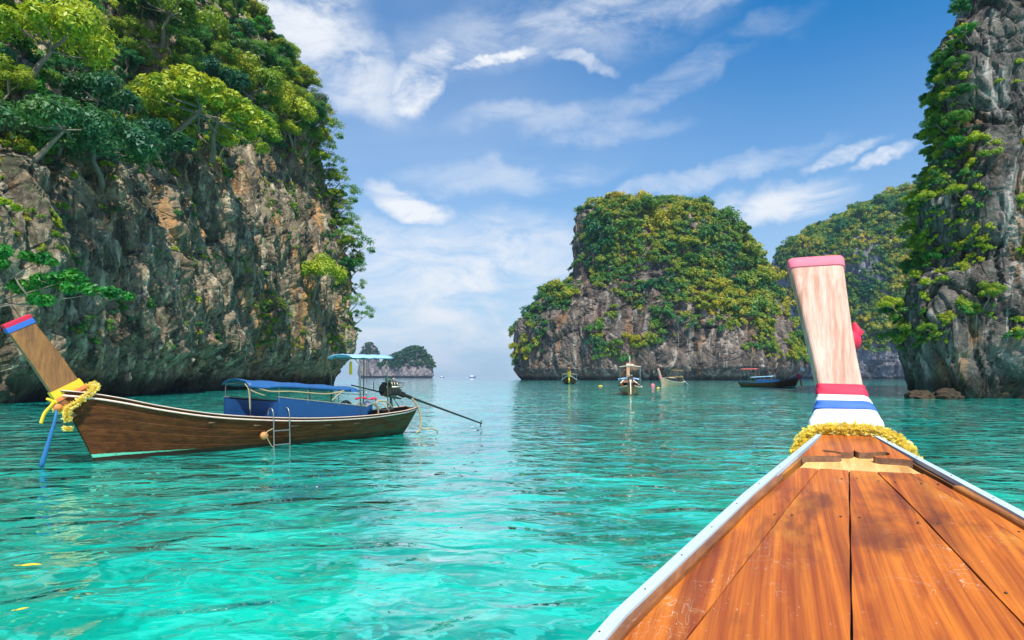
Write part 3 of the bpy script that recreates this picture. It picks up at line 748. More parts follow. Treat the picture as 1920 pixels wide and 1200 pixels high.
# ------------------------------------------------------------------ water and sea bed
nr, na_ = 760, 520
r = np.geomspace(.4, 9000, nr); aa = np.r_[np.linspace(math.radians(-46), math.radians(46), na_ - 60), np.linspace(math.radians(50), math.radians(310), 60)]
RR, AA = np.meshgrid(r, aa, indexing='ij')
X = RR * np.sin(AA); Y = RR * np.cos(AA); Z = np.zeros_like(X)
Q = np.stack([X, Y, np.zeros_like(X)], -1)
fade = lambda a, b: np.clip((b - RR) / (b - a), 0, 1)
Z += fbm(Q * np.array([.16, .30, 1]), 2, 501) * .045 * fade(150, 420)
Z += ridged(Q * np.array([.62, 1.0, 1]) + fbm(Q * .3, 2, 511)[..., None] * .9, 2, 521) * .020 * fade(25, 80)
Z += fbm(Q * np.array([1.6, 2.3, 1]) + 5, 2, 531) * .013 * fade(9, 26)
front_only = (np.abs(np.arctan2(X, Y)) < 1.0)
Z = np.where(front_only, Z, 0)
Fw = grid_faces(nr, na_)
me = np_mesh('water', np.stack([X, Y, Z], -1), Fw[:, ::-1], None, True)
m, t = new_mat('sea_water'); p = t.pos()
pa = t.map(p, (1, 1.5, 1), (0, 0, .12))
nw = t.vmath('ADD', pa, t.vmath('SCALE', t.vmath('SUBTRACT', t.noise(pa, .6, 3, .5, 0, 1), (.5, .5, .5)), 1.2))
h1 = t.noise(nw, .75, 1, .4, .5); h2 = t.noise(nw, 2.4, 1, .45, .5); h3 = t.noise(pa, 9, 1, .5)
dist = t.vmath('LENGTH', p)
calm = t.step(t.noise(t.map(p, (.02, .05, 1)), 1.0, 3, .5), .38, .66)
hh = t.math('ADD', t.math('ADD', t.math('MULTIPLY', h1, .14), t.math('MULTIPLY', h2, t.math('ADD', .030, t.math('MULTIPLY', calm, .022)))), t.math('MULTIPLY', h3, .0022))
bmp = t.bump(hh, 1.0, 1.0)
# sea state seen from above: sand, green weed and rubble, with caustic light painted as bright patches, bent by the ripples they are seen through
nsep = t.n('ShaderNodeSeparateXYZ', {'Vector': t.bump(t.math('ADD', t.math('MULTIPLY', h1, .14), t.math('MULTIPLY', h2, .03)), 1.0, 1.0)})
pr_ = t.vmath('ADD', p, t.n('ShaderNodeCombineXYZ', {0: t.math('MULTIPLY', nsep.outputs[0], 3.2), 1: t.math('MULTIPLY', nsep.outputs[1], 3.2), 2: 0.0}).outputs[0])
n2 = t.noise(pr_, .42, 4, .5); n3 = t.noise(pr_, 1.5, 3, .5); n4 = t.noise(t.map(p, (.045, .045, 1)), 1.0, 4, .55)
body = t.mix(t.step(n2, .40, .62), (.000, .270, .220), (.000, .600, .480))
body = t.mix(t.math('MULTIPLY', t.step(n3, .54, .62), .65), body, (.04, .70, .60))  # bright mottling in the body colour stands in for caustic light
body = t.mix(t.math('MULTIPLY', t.math('SUBTRACT', 1.0, t.step(n3, .36, .44)), .45), body, (.0, .20, .17))
body = t.mix(t.math('MULTIPLY', t.step(n4, .52, .66), .5), body, (.0, .18, .15))
body = t.mix(t.math('MULTIPLY', t.step(t.noise(pr_, .30, 2, .5), .64, .67), .55), body, (.30, .72, .64))
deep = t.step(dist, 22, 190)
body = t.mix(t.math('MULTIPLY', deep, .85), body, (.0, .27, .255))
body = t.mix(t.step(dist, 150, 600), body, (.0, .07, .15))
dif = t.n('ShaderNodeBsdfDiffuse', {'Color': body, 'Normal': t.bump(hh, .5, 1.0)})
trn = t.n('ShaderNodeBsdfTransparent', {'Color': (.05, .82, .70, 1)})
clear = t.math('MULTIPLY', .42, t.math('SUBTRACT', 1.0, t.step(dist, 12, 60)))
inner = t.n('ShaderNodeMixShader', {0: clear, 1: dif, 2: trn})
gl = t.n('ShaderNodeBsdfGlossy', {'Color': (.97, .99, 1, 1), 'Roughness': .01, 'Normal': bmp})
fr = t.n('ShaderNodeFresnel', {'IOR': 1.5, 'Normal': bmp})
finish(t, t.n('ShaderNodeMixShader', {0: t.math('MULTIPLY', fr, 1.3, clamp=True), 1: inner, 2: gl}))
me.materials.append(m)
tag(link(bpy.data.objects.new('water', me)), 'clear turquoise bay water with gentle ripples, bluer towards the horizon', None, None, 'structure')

m, t = new_mat('seabed_sand'); p = t.pos()
pw = t.vmath('ADD', p, t.vmath('SCALE', t.vmath('SUBTRACT', t.noise(p, .8, 3, .5, 0, 1), (.5, .5, .5)), 1.5))
c = t.mix(t.step(t.noise(pw, .35, 6, .6), .47, .6), (.80, .80, .68), (.20, .24, .17))
c = t.mix(t.math('MULTIPLY', t.step(t.noise(pw, 1.2, 6, .6), .5, .62), .6), c, (.95, .95, .85))  # pale patches in the sand colour imitate caustic light
finish(t, t.n('ShaderNodeBsdfDiffuse', {'Color': c}))
g_ = 120; xs = np.linspace(-90, 90, g_); ysb = np.linspace(-15, 200, g_)
XX, YY = np.meshgrid(xs, ysb, indexing='ij'); ZZ = -1.9 - .004 * np.maximum(YY, 0) + fbm(np.stack([XX * .2, YY * .2, XX * 0], -1), 4, 77) * .5
tag(link(bpy.data.objects.new('seabed', np_mesh('seabed', np.stack([XX, YY, ZZ], -1), grid_faces(g_, g_), m, True))), 'pale sandy sea bed with darker rubble seen through the water', None, None, 'structure')

# ------------------------------------------------------------------ boat materials
def mat_wood(name, a, b, dark, gloss=.4, stretch=(1.2, 14, 14), scale=1.0, scratch=.3, coat=0.2, paint=None, warpk=.13, alongk=.55, spec=.5):
    m, t = new_mat(name); c = t.coord(); rnd = t.n('ShaderNodeObjectInfo').outputs['Random']
    off = t.n('ShaderNodeCombineXYZ', {0: t.math('MULTIPLY', rnd, 37.0), 1: t.math('MULTIPLY', rnd, 91.0), 2: 0.0}).outputs[0]
    c0 = t.vmath('ADD', c, off)
    wv = t.vmath('ADD', c0, t.vmath('SCALE', t.vmath('SUBTRACT', t.noise(t.map(c0, tuple(.5 + .12 * q for q in stretch)), 1.0 * scale, 1, .4, 0, 1), (.5, .5, .5)), warpk))
    grain = t.noise(t.map(wv, stretch), 1.6 * scale, 8, .65, .15)
    blot = t.noise(t.map(wv, tuple(alongk + (q - min(stretch)) * .24 for q in stretch)), 1.3 * scale, 6, .6)
    fine = t.noise(t.map(wv, (stretch[0] * 3, stretch[1] * 4, stretch[2] * 4)), 2.0 * scale, 4, .6)
    col_ = t.mix(t.step(grain, .34, .66), a, b)
    col_ = t.mix(t.math('MULTIPLY', t.step(blot, .50, .72), .72), col_, dark)
    col_ = t.mix(t.math('MULTIPLY', t.step(t.noise(t.map(c0, (.5, 2.2, 1)), 2.1, 4, .6), .54, .7), .6), col_, tuple(min(1, q * 1.35) for q in b))
    col_ = t.mix(t.math('MULTIPLY', t.step(fine, .48, .72), .45), col_, tuple(q * .6 for q in a))
    col_ = t.mix(t.math('MULTIPLY', t.math('SUBTRACT', rnd, .5), .5, clamp=True), col_, b)
    if scratch:
        burn = t.step(t.noise(t.map(c0, (1.0, 1.7, 1)), 1.7, 6, .62, .4), .52, .70)
        col_ = t.mix(t.math('MULTIPLY', burn, .75 if coat else .3), col_, dark)
        amber = t.step(t.noise(t.map(c0, (.8, 1.4, 1), (0, 0, 0), (9, 4, 0)), 1.9, 5, .6, .3), .55, .70)
        col_ = t.mix(t.math('MULTIPLY', amber, .5 if coat else 0.0), col_, (.56, .22, .02))
        s1 = t.math('ABSOLUTE', t.math('SUBTRACT', t.noise(t.map(c0, (2.2, 6, 2), (0, 0, .5)), 2.2, 2, .5, .8), .5)); s3 = t.math('ABSOLUTE', t.math('SUBTRACT', t.noise(t.map(c0, (7, 1.6, 2), (0, 0, .3)), 3.1, 2, .5, .6), .5))
        s2 = t.math('MULTIPLY', t.math('SUBTRACT', 1.0, t.step(t.math('MINIMUM', s1, s3), 0, .0045)), t.step(t.noise(c0, 2.6, 3, .6), .52, .62))
        sp = t.math('MULTIPLY', t.step(t.noise(c0, 60, 3, .6), .66, .72), t.step(t.noise(c0, 3.1, 4, .6), .50, .62))
        col_ = t.mix(t.math('MULTIPLY', t.math('MAXIMUM', s2, sp), scratch), col_, (.62, .50, .40))
    if paint:
        z = t.n('ShaderNodeSeparateXYZ', {'Vector': c}).outputs[2]; x = t.n('ShaderNodeSeparateXYZ', {'Vector': c}).outputs[0]
        wob = t.math('MULTIPLY', t.math('SUBTRACT', t.noise(c, 7, 5, .7), .5), .05)
        zz_ = t.math('ADD', z, wob)
        top = t.math('SUBTRACT', .19, t.math('MULTIPLY', x, .022))
        worn = t.step(t.noise(c, 9, 5, .65), .26, .38)
        band = t.math('MULTIPLY', t.math('SUBTRACT', 1.0, t.math('GREATER_THAN', zz_, top)), worn)
        col_ = t.mix(band, col_, paint)
        col_ = t.mix(t.math('LESS_THAN', t.math('SUBTRACT', zz_, t.math('MULTIPLY', x, .012)), .10), col_, (.03, .02, .012))
        green = t.math('MULTIPLY', t.step(x, 6.5, 9.5), t.step(t.noise(t.map(c, (.8, 1, 3)), 1.5, 4, .6), .38, .6))
        col_ = t.mix(t.math('MULTIPLY', green, .4), col_, (.03, .09, .045))
    h = t.math('ADD', t.math('MULTIPLY', grain, .5), t.math('MULTIPLY', fine, .35))
    bs = t.n('ShaderNodeBsdfPrincipled', {'Base Color': col_, 'Roughness': t.math('ADD', gloss, t.math('MULTIPLY', grain, .18)), 'Coat Weight': coat, 'Coat Roughness': .22, 'Specular IOR Level': spec, 'Normal': t.bump(h, .7, .004)})
    finish(t, bs); return m
W_deck = mat_wood('varnished_deck', (.25, .046, .004), (.52, .140, .008), (.085, .017, .005), .46, (.22, 15, 1.2), scratch=.5, coat=.06, alongk=.16)
W_trim = mat_wood('trim_wood', (.17, .055, .012), (.30, .11, .028), (.09, .03, .012), .42, scratch=.2)
W_batten = mat_wood('pale_batten', (.58, .30, .08), (.72, .44, .16), (.30, .13, .03), .5, scratch=0)
W_post = mat_wood('bleached_post', (.36, .17, .105), (.56, .37, .29), (.34, .14, .07), .62, (2.5, 15, .35), scratch=0, coat=0, warpk=.04, alongk=.12)
W_hull = mat_wood('dark_hull', (.060, .018, .006), (.125, .042, .011), (.022, .008, .004), .62, spec=.15, coat=.0, scratch=.12, paint=(.12, .50, .33))
W_post2 = mat_wood('brown_post', (.20, .075, .018), (.32, .13, .03), (.12, .045, .012), .5, (10, 10, 1.2), scratch=0)
W_in = mat_wood('inner_wood', (.13, .055, .025), (.25, .12, .055), (.05, .025, .012), .5, scratch=0)
W_pale = mat_wood('pale_hull', (.34, .22, .13), (.52, .38, .24), (.16, .08, .04), .45, scratch=0)
M_rail = mat_simple('worn_rail', (.82, .56, .46), .5, .3, 8)
M_gun = mat_simple('painted_strip', (.46, .56, .63), .38, .25, 14, bump=.001)
M_blue = mat_simple('blue_paint', (.005, .052, .165), .38, .4, 3)
M_tarp = mat_simple('blue_tarp', (.020, .105, .29), .5, .45, 3.2, bump=.07)
M_tarp2 = mat_simple('pale_blue_tarp', (.30, .52, .72), .5, .4, 3.5, bump=.06)
M_metal = mat_simple('steel_tube', (.32, .32, .30), .4, .5, 12, metal=.7)
M_rust = mat_simple('green_pipe', (.06, .16, .12), .5, .6, 10, col2=(.12, .06, .03))
M_dark = mat_simple('greasy_iron', (.035, .032, .030), .45, .5, 16, metal=.3, col2=(.10, .05, .03))
M_alu = mat_simple('cast_alloy', (.42, .38, .30), .4, .5, 14, metal=.6)
M_rope = mat_simple('rope', (.42, .32, .17), .9, .5, 30)
M_rubber = mat_simple('rubber', (.025, .025, .028), .6, .4, 10)
M_red = mat_simple('red_cloth', (.62, .012, .055), .7, .2, 10)
M_pink = mat_simple('pink_cloth', (.74, .16, .22), .7, .2, 8)
M_white = mat_simple('white_cloth', (.80, .76, .74), .7, .15, 8)
M_bluec = mat_simple('blue_cloth', (.035, .13, .50), .7, .2, 8)
M_aqua = mat_simple('faded_blue_cloth', (.012, .13, .32), .7, .35, 8)
M_yel = mat_simple('yellow_cloth', (.80, .52, .02), .7, .2, 8)
M_orange = mat_simple('orange_cloth', (.85, .22, .06), .7, .2, 8)
M_float = mat_simple('orange_float', (.60, .24, .07), .6, .6, 12)
M_cream = mat_simple('cream_canvas', (.66, .56, .42), .7, .3, 5)
M_mustard = mat_simple('mustard_canvas', (.46, .28, .06), .7, .3, 5)
M_redroof = mat_simple('red_canvas', (.66, .13, .12), .6, .3, 5)
M_nail = mat_simple('nail_head', (.10, .08, .06), .5, .3, 30, metal=.6)
m, t = new_mat('marigold'); rr = t.n('ShaderNodeAttribute', attribute_name='tint').outputs['Fac']
M_mari = m; bs = t.n('ShaderNodeBsdfPrincipled', {'Base Color': t.ramp(rr, [(0, (.92, .66, .08)), (.5, (.98, .84, .20)), (1, (.98, .93, .55))]), 'Roughness': .7}); 
finish(t, t.n('ShaderNodeMixShader', {0: .5, 1: bs, 2: t.n('ShaderNodeBsdfTranslucent', {'Color': (.95, .74, .10, 1)})}))

def curve(pts, n, closed=False):
    """Catmull-Rom through the points"""
    pts = [Vector(p) for p in pts]; out = []; m_ = len(pts) if closed else len(pts) - 1
    g = lambda i: pts[i % len(pts)] if closed else pts[max(0, min(len(pts) - 1, i))]
    for i in range(m_):
        a, b, c, d = g(i - 1), g(i), g(i + 1), g(i + 2)
        for k in range(n):
            t_ = k / n
            out.append(.5 * ((2 * b) + (c - a) * t_ + (2 * a - 5 * b + 4 * c - d) * t_**2 + (3 * b - a - 3 * c + d) * t_**3))
    if not closed: out.append(pts[-1])
    return out

def garland(name, pts, rad, n, petal, M, label, cat='garland', closed=False, seed=1):
    g = np.random.default_rng(seed); cv = curve(pts, 24, closed); cv = np.array([tuple(M @ p) for p in cv])
    k = g.uniform(0, len(cv) - 1.001, n); i = k.astype(int); f = (k - i)[:, None]; C = cv[i] * (1 - f) + cv[i + 1] * f
    T_ = cv[i + 1] - cv[i]; T_ /= np.linalg.norm(T_, axis=1, keepdims=True)
    d = g.normal(size=(n, 3)); d -= T_ * (d * T_).sum(1, keepdims=True); d /= np.linalg.norm(d, axis=1, keepdims=True)
    lump = rad * (1 + .10 * np.sin(k * 2.4))[:, None]
    P = C + d * lump * g.uniform(.55, 1.0, (n, 1)); tn = np.cross(d, g.normal(size=(n, 3))); tn /= np.linalg.norm(tn, axis=1, keepdims=True)
    s = petal * g.uniform(.6, 1.3, (n, 1)); e = d + g.normal(size=(n, 3)) * .35; b = tn * s * .45
    V = np.stack([P - b * .6, P + b * .6, P + e * s + b, P + e * s * 1.1 - b], 1).reshape(-1, 3)
    me = np_mesh(name, V, np.arange(4 * n).reshape(-1, 4), M_mari, False)
    at = me.attributes.new('tint', 'FLOAT', 'POINT'); at.data.foreach_set('value', np.repeat(g.uniform(0, 1, n), 4).astype(np.float32))
    o = link(bpy.data.objects.new(name, me)); return tag(o, label, cat)

def place(mb, name, mat, M, label, cat, group=None):
    """a top-level thing built in a boat's own coordinates"""
    mb.v = [M @ p for p in mb.v]; c = sum(mb.v, Vector()) / len(mb.v); mb.v = [p - c for p in mb.v]
    o = mb.build(name, mat); o.location = c; return tag(o, label, cat, group)

# ------------------------------------------------------------------ long-tail boat hull
SH = [(-.67, 1.83), (-.2, 1.77), (.5, 1.63), (1.4, 1.40), (2.8, 1.12), (4.3, .95), (6, .84), (7.5, .81), (9.5, .86), (10.6, .93), (11.15, 1.0)]
BM = [(-.67, .12), (-.2, .20), (.5, .36), (1.4, .54), (2.8, .76), (4.3, .90), (6, .98), (7.5, .98), (9.5, .80), (10.6, .55), (11.15, .34)]
def sheer(s_): return float(smooth_interp(np.array([s_]), [a for a, b in SH], [b for a, b in SH])[0])
def beam(s_): return float(smooth_interp(np.array([s_]), [a for a, b in BM], [b for a, b in BM])[0])
def hull_pt(u, v, side, off=0.0):
    """u 0 bow .. 1 stern, v 0 keel .. 1 gunwale"""
    s_g = -.67 + u * 11.82; s_k = .30 + u * 10.15
    b = beam(s_g) + off; zg = sheer(s_g); zk = -.42 + .25 * max(0, u - .8) / .2
    pw = 1.0 - .52 * min(1, u / .35); fv = v ** pw
    wgt = 1 - (1 - v) ** 1.0
    return Vector((s_k + (s_g - s_k) * wgt, side * (b * fv + (.03 if v == 0 else 0)), zk + (zg - zk) * v))

def longtail(name, loc, rz, label, cfg, group=None):
    """local +X runs aft from where the stem meets the water"""
    hm = cfg.get('hull', W_hull); lod = cfg.get('lod', 0)
    o = empty(name, loc, rz, label, 'boat', group)
    nU = 40 if lod == 0 else 18; bands = [0, .22, .42, .58, .72, .86, 1.0] if lod == 0 else [0, .4, .7, 1.0]
    us = [i / nU for i in range(nU + 1)]
    for side in (-1, 1):
        for k in range(len(bands) - 1):
            mb = MB(); rings = []
            for u in us:
                v0, v1 = bands[k], bands[k + 1]; dv = (v1 - v0)
                vv = [v0, v0 + dv * .5, v1 - dv * .06, v1 - .001]
                ring = [hull_pt(u, q, side, .012 if i in (1, 2) else 0.0) for i, q in enumerate(vv)] + [hull_pt(u, v1 - .001, side, -.035), hull_pt(u, v0 + .001, side, -.035)]
                rings.append(ring)
            if side < 0: rings = [r_[::-1] for r_ in rings]
            mb.loft(rings, True, False); mb.build('hull_plank', hm, o)
    for side in (-1, 1):       # gunwale cap and rub rails
        mb = MB(); mb.loft([[hull_pt(u, 1, side, .05) + Vector((0, 0, .035)), hull_pt(u, 1, side, .05), hull_pt(u, 1, side, -.07), hull_pt(u, 1, side, -.07) + Vector((0, 0, .035))] for u in us]); mb.build('gunwale', W_trim if lod == 0 else cfg.get('rail', M_rail), o)
        for vv, rr_ in ((.955, .028),) + (((1.0, .014),) if lod == 0 else ()):
            mb = MB(); pts = [hull_pt(u, vv, side, .03 if vv < 1 else .055) + Vector((0, 0, 0 if vv < 1 else .03)) for u in us]; mb.tube(pts, rr_, 6); mb.build('rub_rail', cfg.get('rail', M_rail), o)
    # floor, transom, foredeck
    mb = MB(); rings = [[hull_pt(u, .52, -1) , hull_pt(u, .52, 1)] for u in us if u > .02]
    mb.loft(rings, False, False, closed=False); mb.build('floor', W_in, o)
    mb = MB(); tr = [hull_pt(1, v, -1) for v in (1, .8, .6, .4, .2, 0)] + [hull_pt(1, v, 1) for v in (0, .2, .4, .6, .8, 1)]
    mb.loft([tr, [p + Vector((.05, 0, 0)) for p in tr]]); mb.build('transom', hm, o)
    mb = MB(); rings = [[hull_pt(u, .97, -1, -.03), hull_pt(u, .97, -1, -.03).lerp(hull_pt(u, .97, 1, -.03), .5) + Vector((0, 0, .03)), hull_pt(u, .97, 1, -.03)] for u in us if u < .24]
    mb.loft(rings, False, False, closed=False); mb.build('foredeck', W_in, o)
    # upright bow post
    mb = MB(); pr = [(-.15, 1.30, .30, .13), (-.42, 1.75, .33, .15), (-.62, 2.05, .32, .15), (-.95, 2.62, .31, .15), (-1.3, 3.15, .285, .15), (-1.52, 3.50, .27, .15)]
    sc_ = cfg.get('post_h', 1.0)
    def pring(x, z, hx, hy, k=1.0):
        z = 1.3 + (z - 1.3) * sc_; n_ = Vector((.87, 0, .5)).normalized() * hx * k; y_ = Vector((0, hy * k, 0)); c_ = Vector((x, 0, z))
        return [c_ - n_ - y_ * .75, c_ + n_ * .9 - y_, c_ + n_ - y_ * .9, c_ + n_ + y_ * .9, c_ + n_ * .9 + y_, c_ - n_ + y_ * .75, c_ - n_ * 1.04]
    mb.loft([pring(*q) for q in pr]); mb.build('bow_post', cfg.get('post', W_post2), o)
    mb = MB(); mb.loft([pring(-.15, 1.3, .34, .14), pring(-.42, 1.73, .34, .16), pring(-.44, 1.77, .34, .16)]); 
    # benches and thwarts
    for x in ((2.9, 4.2, 5.4, 6.6, 7.8) if lod == 0 else (4, 6)):
        mb = MB(); bb = beam(x) - .06; mb.box((x, 0, sheer(x) - .22), (.28, 2 * bb, .035)); mb.build('thwart', W_in, o)
    return o, pring

def frame_bow(mb, x, yb, z0, z1, r=.018, rnd=.12):
    """a bent pipe hoop across the boat"""
    pts = [(x, -yb, z0), (x, -yb, z1 - rnd), (x, -yb + rnd * .3, z1 - rnd * .3), (x, -yb + rnd, z1), (x, 0, z1 + .03), (x, yb - rnd, z1), (x, yb - rnd * .3, z1 - rnd * .3), (x, yb, z1 - rnd), (x, yb, z0)]
    mb.tube(pts, r, 6)
def roof_sheet(x0, x1, z0, z1, yb, crown=.12, nx=14, ny=9, thick=.02, sag=.03, seed=0, edge=.0):
    g = random.Random(seed); mb = MB(); top = []
    for i in range(nx + 1):
        f = i / nx; row = []
        for j in range(ny + 1):
            h = j / ny * 2 - 1
            z = z0 + (z1 - z0) * f + crown * (1 - h * h) - sag * math.sin(f * PI * 4) ** 2 + g.uniform(-1, 1) * .008 - (edge if abs(h) > .95 else 0)
            row.append(Vector((x0 + (x1 - x0) * f, h * yb, z)))
        top.append(row)
    rings = [row + [p - Vector((0, 0, thick)) for p in row[::-1]] for row in top]
    mb.loft(rings, True, True); return mb
def engine(o, x, z, mats=(None, None), s=1.0, yaw=0, shaft_end=(15.3, .12), tiller=True, lod=0):
    E = bpy.data.objects.new('engine', None)
    dk, al = M_dark, M_alu
    mb = MB(); mb.box((x, 0, z + .12), (.52, .42, .34)); mb.box((x - .05, 0, z + .36), (.40, .46, .16)); mb.box((x + .30, 0, z + .05), (.2, .3, .24))
    mb.disc((x - .36, 0, z + .15), (1, 0, 0), .24, .07); mb.disc((x - .30, .0, z + .15), (1, 0, 0), .15, .1)
    mb.box((x, 0, z - .12), (.9, .16, .06), (0, .18, 0))
    e = mb.build('engine_block', dk, o)
    mb = MB()
    for k in range(4): mb.tube([(x - .22 + k * .13, -.16, z + .40), (x - .22 + k * .13, -.30, z + .42), (x - .2 + k * .12, -.33, z + .25)], .028, 6)
    mb.tube([(x - .25, -.33, z + .25), (x + .22, -.33, z + .25), (x + .42, -.28, z + .42)], .035, 7)
    mb.box((x - .02, .02, z + .50), (.34, .2, .10)); mb.disc((x - .25, -.12, z + .56), (0, 0, 1), .11, .12); mb.disc((x + .2, .1, z + .54), (0, 0, 1), .07, .1)
    mb.build('manifold', al, e)
    if lod == 0:
        mb = MB(); g = random.Random(3)
        for k in range(9):
            a = Vector((x + g.uniform(-.35, .35), g.uniform(-.25, .25), z + g.uniform(.1, .55))); b = Vector((x + g.uniform(-.4, .45), g.uniform(-.28, .28), z + g.uniform(-.1, .5)))
            mb.tube(curve([a, a.lerp(b, .5) + Vector((g.uniform(-.1, .1), -.12, g.uniform(-.05, .22))), b], 5), .012, 5)
        mb.build('cables', M_rubber, e)
    mb = MB(); mb.tube([(x, 0, z - .55), (x, 0, z - .05)], .05, 8); mb.box((x, 0, z - .10), (.3, .3, .08)); mb.tube([(x + .25, .2, z - .55), (x + .05, .05, z - .12)], .025, 6); mb.tube([(x + .25, -.2, z - .55), (x + .05, -.05, z - .12)], .025, 6)
    mb.build('engine_mount', M_rust, o)
    A = Vector((x + .35, 0, z + .02)); B = Vector((shaft_end[0], 0, shaft_end[1]))
    mb = MB(); mb.tube([A, A.lerp(B, .06), A.lerp(B, .065), A.lerp(B, .14), A.lerp(B, .15), A.lerp(B, .5), B], [.10, .12, .07, .075, .048, .045, .032], 8)
    sh = mb.build('drive_shaft', cfgshaft[0], o)
    mb = MB(); d_ = (B - A).normalized()
    for k in range(2):
        th = k * PI; u_ = Vector((-d_.z, 0, d_.x)); v_ = d_.cross(u_); q = u_ * math.cos(th) + v_ * math.sin(th)
        mb.add([B - v_ * .0, B + q * .13 + d_ * .04, B + q * .15 - d_ * .04, B - d_ * .05], [(0, 1, 2, 3)])
    mb.disc(B, d_, .035, .09, 8); mb.build('propeller', M_dark, sh)
    if tiller:
        A = Vector((x - .3, 0, z + .02)); B = Vector((x - 1.85, 0, z + .34))
        mb = MB(); mb.tube([A, A.lerp(B, .5), B], [.03, .026, .024], 7); mb.tube([A.lerp(B, .35), A.lerp(B, .35) + Vector((0, 0, .32))], .014, 5); mb.build('tiller', M_dark, o)
    return e
cfgshaft = [M_dark]

# the moored boat on the left
LB_loc, LB_rz = Vector((-10.9, 16.5, 0)), math.atan2(.78, .62)
LBM = Matrix.Translation(LB_loc) @ Matrix.Rotation(LB_rz, 4, 'Z')
lb, pring = longtail('longtail_boat', LB_loc, LB_rz, 'large dark brown wooden long-tail boat with blue awning moored below the left cliff', dict())
# blue side screens
for side, sx in ((-1, 4.85), (1, 3.95)):
    mb = MB(); R1 = []
    for i in range(15):
        x = sx + (8.3 - sx) * i / 14; b = beam(x) - .10; z0 = sheer(x) - .06; z1 = 1.56 + (1.14 - 1.56) * ((x - sx) / (8.3 - sx))
        R1.append([Vector((x, side * b, z0)), Vector((x, side * (b - .03), z1)), Vector((x, side * (b - .065), z1)), Vector((x, side * (b - .035), z0))])
    mb.loft(R1); p_ = mb.build('side_screen', M_blue, lb)
    mb = MB(); mb.loft([[r_[1] + Vector((0, side * .012, .0)), r_[1] + Vector((0, side * .012, .03)), r_[2] + Vector((0, 0, .03)), r_[2]] for r_ in R1]); mb.build('screen_rail', M_alu, p_)
mb = MB(); mb.loft([[Vector((3.97, beam(3.95) - .12, sheer(4) - .1)), Vector((4.85, -beam(4.85) + .12, sheer(4.9) - .1)), Vector((4.89, -beam(4.85) + .12, sheer(4.9) - .1)), Vector((4.01, beam(3.95) - .12, sheer(4) - .1))],
                    [Vector((3.97, beam(3.95) - .15, 1.5)), Vector((4.85, -beam(4.85) + .15, 1.42)), Vector((4.89, -beam(4.85) + .15, 1.42)), Vector((4.01, beam(3.95) - .15, 1.5))]]); mb.build('front_screen', M_blue, lb)
mb = MB()
for x, z in ((4.0, 1.98), (4.9, 1.96), (5.9, 1.87), (7.1, 1.78), (8.3, 1.70)):
    frame_bow(mb, x, beam(x) - .14, sheer(x) - .1, z, .017)
mb.tube([(3.95, -.62, 1.98), (5.5, -.70, 1.90), (8.3, -.66, 1.70)], .015, 6); mb.tube([(3.95, .62, 1.98), (5.5, .70, 1.90), (8.3, .66, 1.70)], .015, 6)
mb.tube([(3.95, -.72, 1.79), (5.5, -.80, 1.72), (8.3, -.78, 1.56)], .013, 6)
mb.build('awning_frame', M_metal, lb)
roof_sheet(3.9, 8.0, 2.0, 1.72, .80, .14, 22, 9, .012, .03, 2, .04).build('awning', M_tarp, lb)
mb = roof_sheet(3.15, 5.2, 1.94, 1.90, .84, .0, 8, 3, .05, .02, 5); mb.v = [Vector((p.x, math.copysign(.80, p.y) if abs(p.y) > .5 else p.y, p.z)) for p in mb.v]
# rolled edge of the awning tied with rope
mb = MB(); mb.tube(curve([(3.9, -.8, 1.93), (4.4, -.83, 1.87), (5.0, -.84, 1.90), (6.2, -.84, 1.83), (7.6, -.80, 1.74)], 8), [.05] * 33, 8); mb.build('rolled_awning_edge', M_tarp, lb)
mb = MB()
mb.tube(curve([(3.95, -.78, 1.97), (4.5, -.86, 1.76), (5.3, -.88, 1.73), (6.6, -.86, 1.63), (7.3, -.84, 1.72)], 8), .022, 6)
mb.tube(curve([(3.9, -.6, 1.98), (4.0, -.8, 1.78), (4.4, -.84, 1.62)], 8), .018, 6); mb.tube(curve([(3.9, -.75, 1.9), (3.92, -.8, 1.7), (3.95, -.8, 1.2)], 6), .018, 6)
mb.tube(curve([(7.3, -.84, 1.74), (7.0, -.86, 1.55), (6.8, -.86, 1.40)], 6), .02, 6)
mb.build('awning_rope', M_rope, lb)
# stern canopy
mb = MB()
for x in (8.0, 9.35):
    for s_ in (-1, 1): mb.tube([(x, s_ * (beam(x) - .12), sheer(x)), (x, s_ * (beam(x) - .16), 2.6), (x - .08, s_ * .58, 2.86), (x - .1, s_ * .45, 2.92)], .022, 7)
mb.tube([(9.3, -.5, 2.88), (9.9, -.35, 2.98), (10.1, 0, 3.0), (9.9, .35, 2.98), (9.3, .5, 2.88)], .015, 6)
mb.tube([(8.0, -.60, 2.86), (9.35, -.60, 2.86)], .018, 6); mb.tube([(8.0, .60, 2.86), (9.35, .60, 2.86)], .018, 6)
mb.tube([(8.7, -.3, 2.9), (8.7, -.3, 1.95)], .008, 5); mb.tube([(8.7, -.3, 1.95), (8.66, -.3, 1.85), (8.7, -.3, 1.76), (8.75, -.3, 1.85), (8.7, -.3, 1.95)], .008, 5)
mb.build('canopy_frame', M_rust, lb)
roof_sheet(7.75, 9.6, 2.90, 2.92, .72, .10, 12, 8, .025, .02, 9, .03).build('canopy', M_tarp2, lb)
engine(lb, 10.1, 1.55)
mb = MB()
for x0, h_ in ((8.0, .38), (8.55, .34)): mb.tube(curve([(x0 - .42, -.75, .85), (x0 - .3, -.78, .85 + h_ * .8), (x0, -.8, .9 + h_), (x0 + .25, -.78, .85 + h_ * .7), (x0 + .3, -.76, .85)], 6), .04, 8)
mb.build('hoop_rail', M_alu, lb)
mb = MB(); 
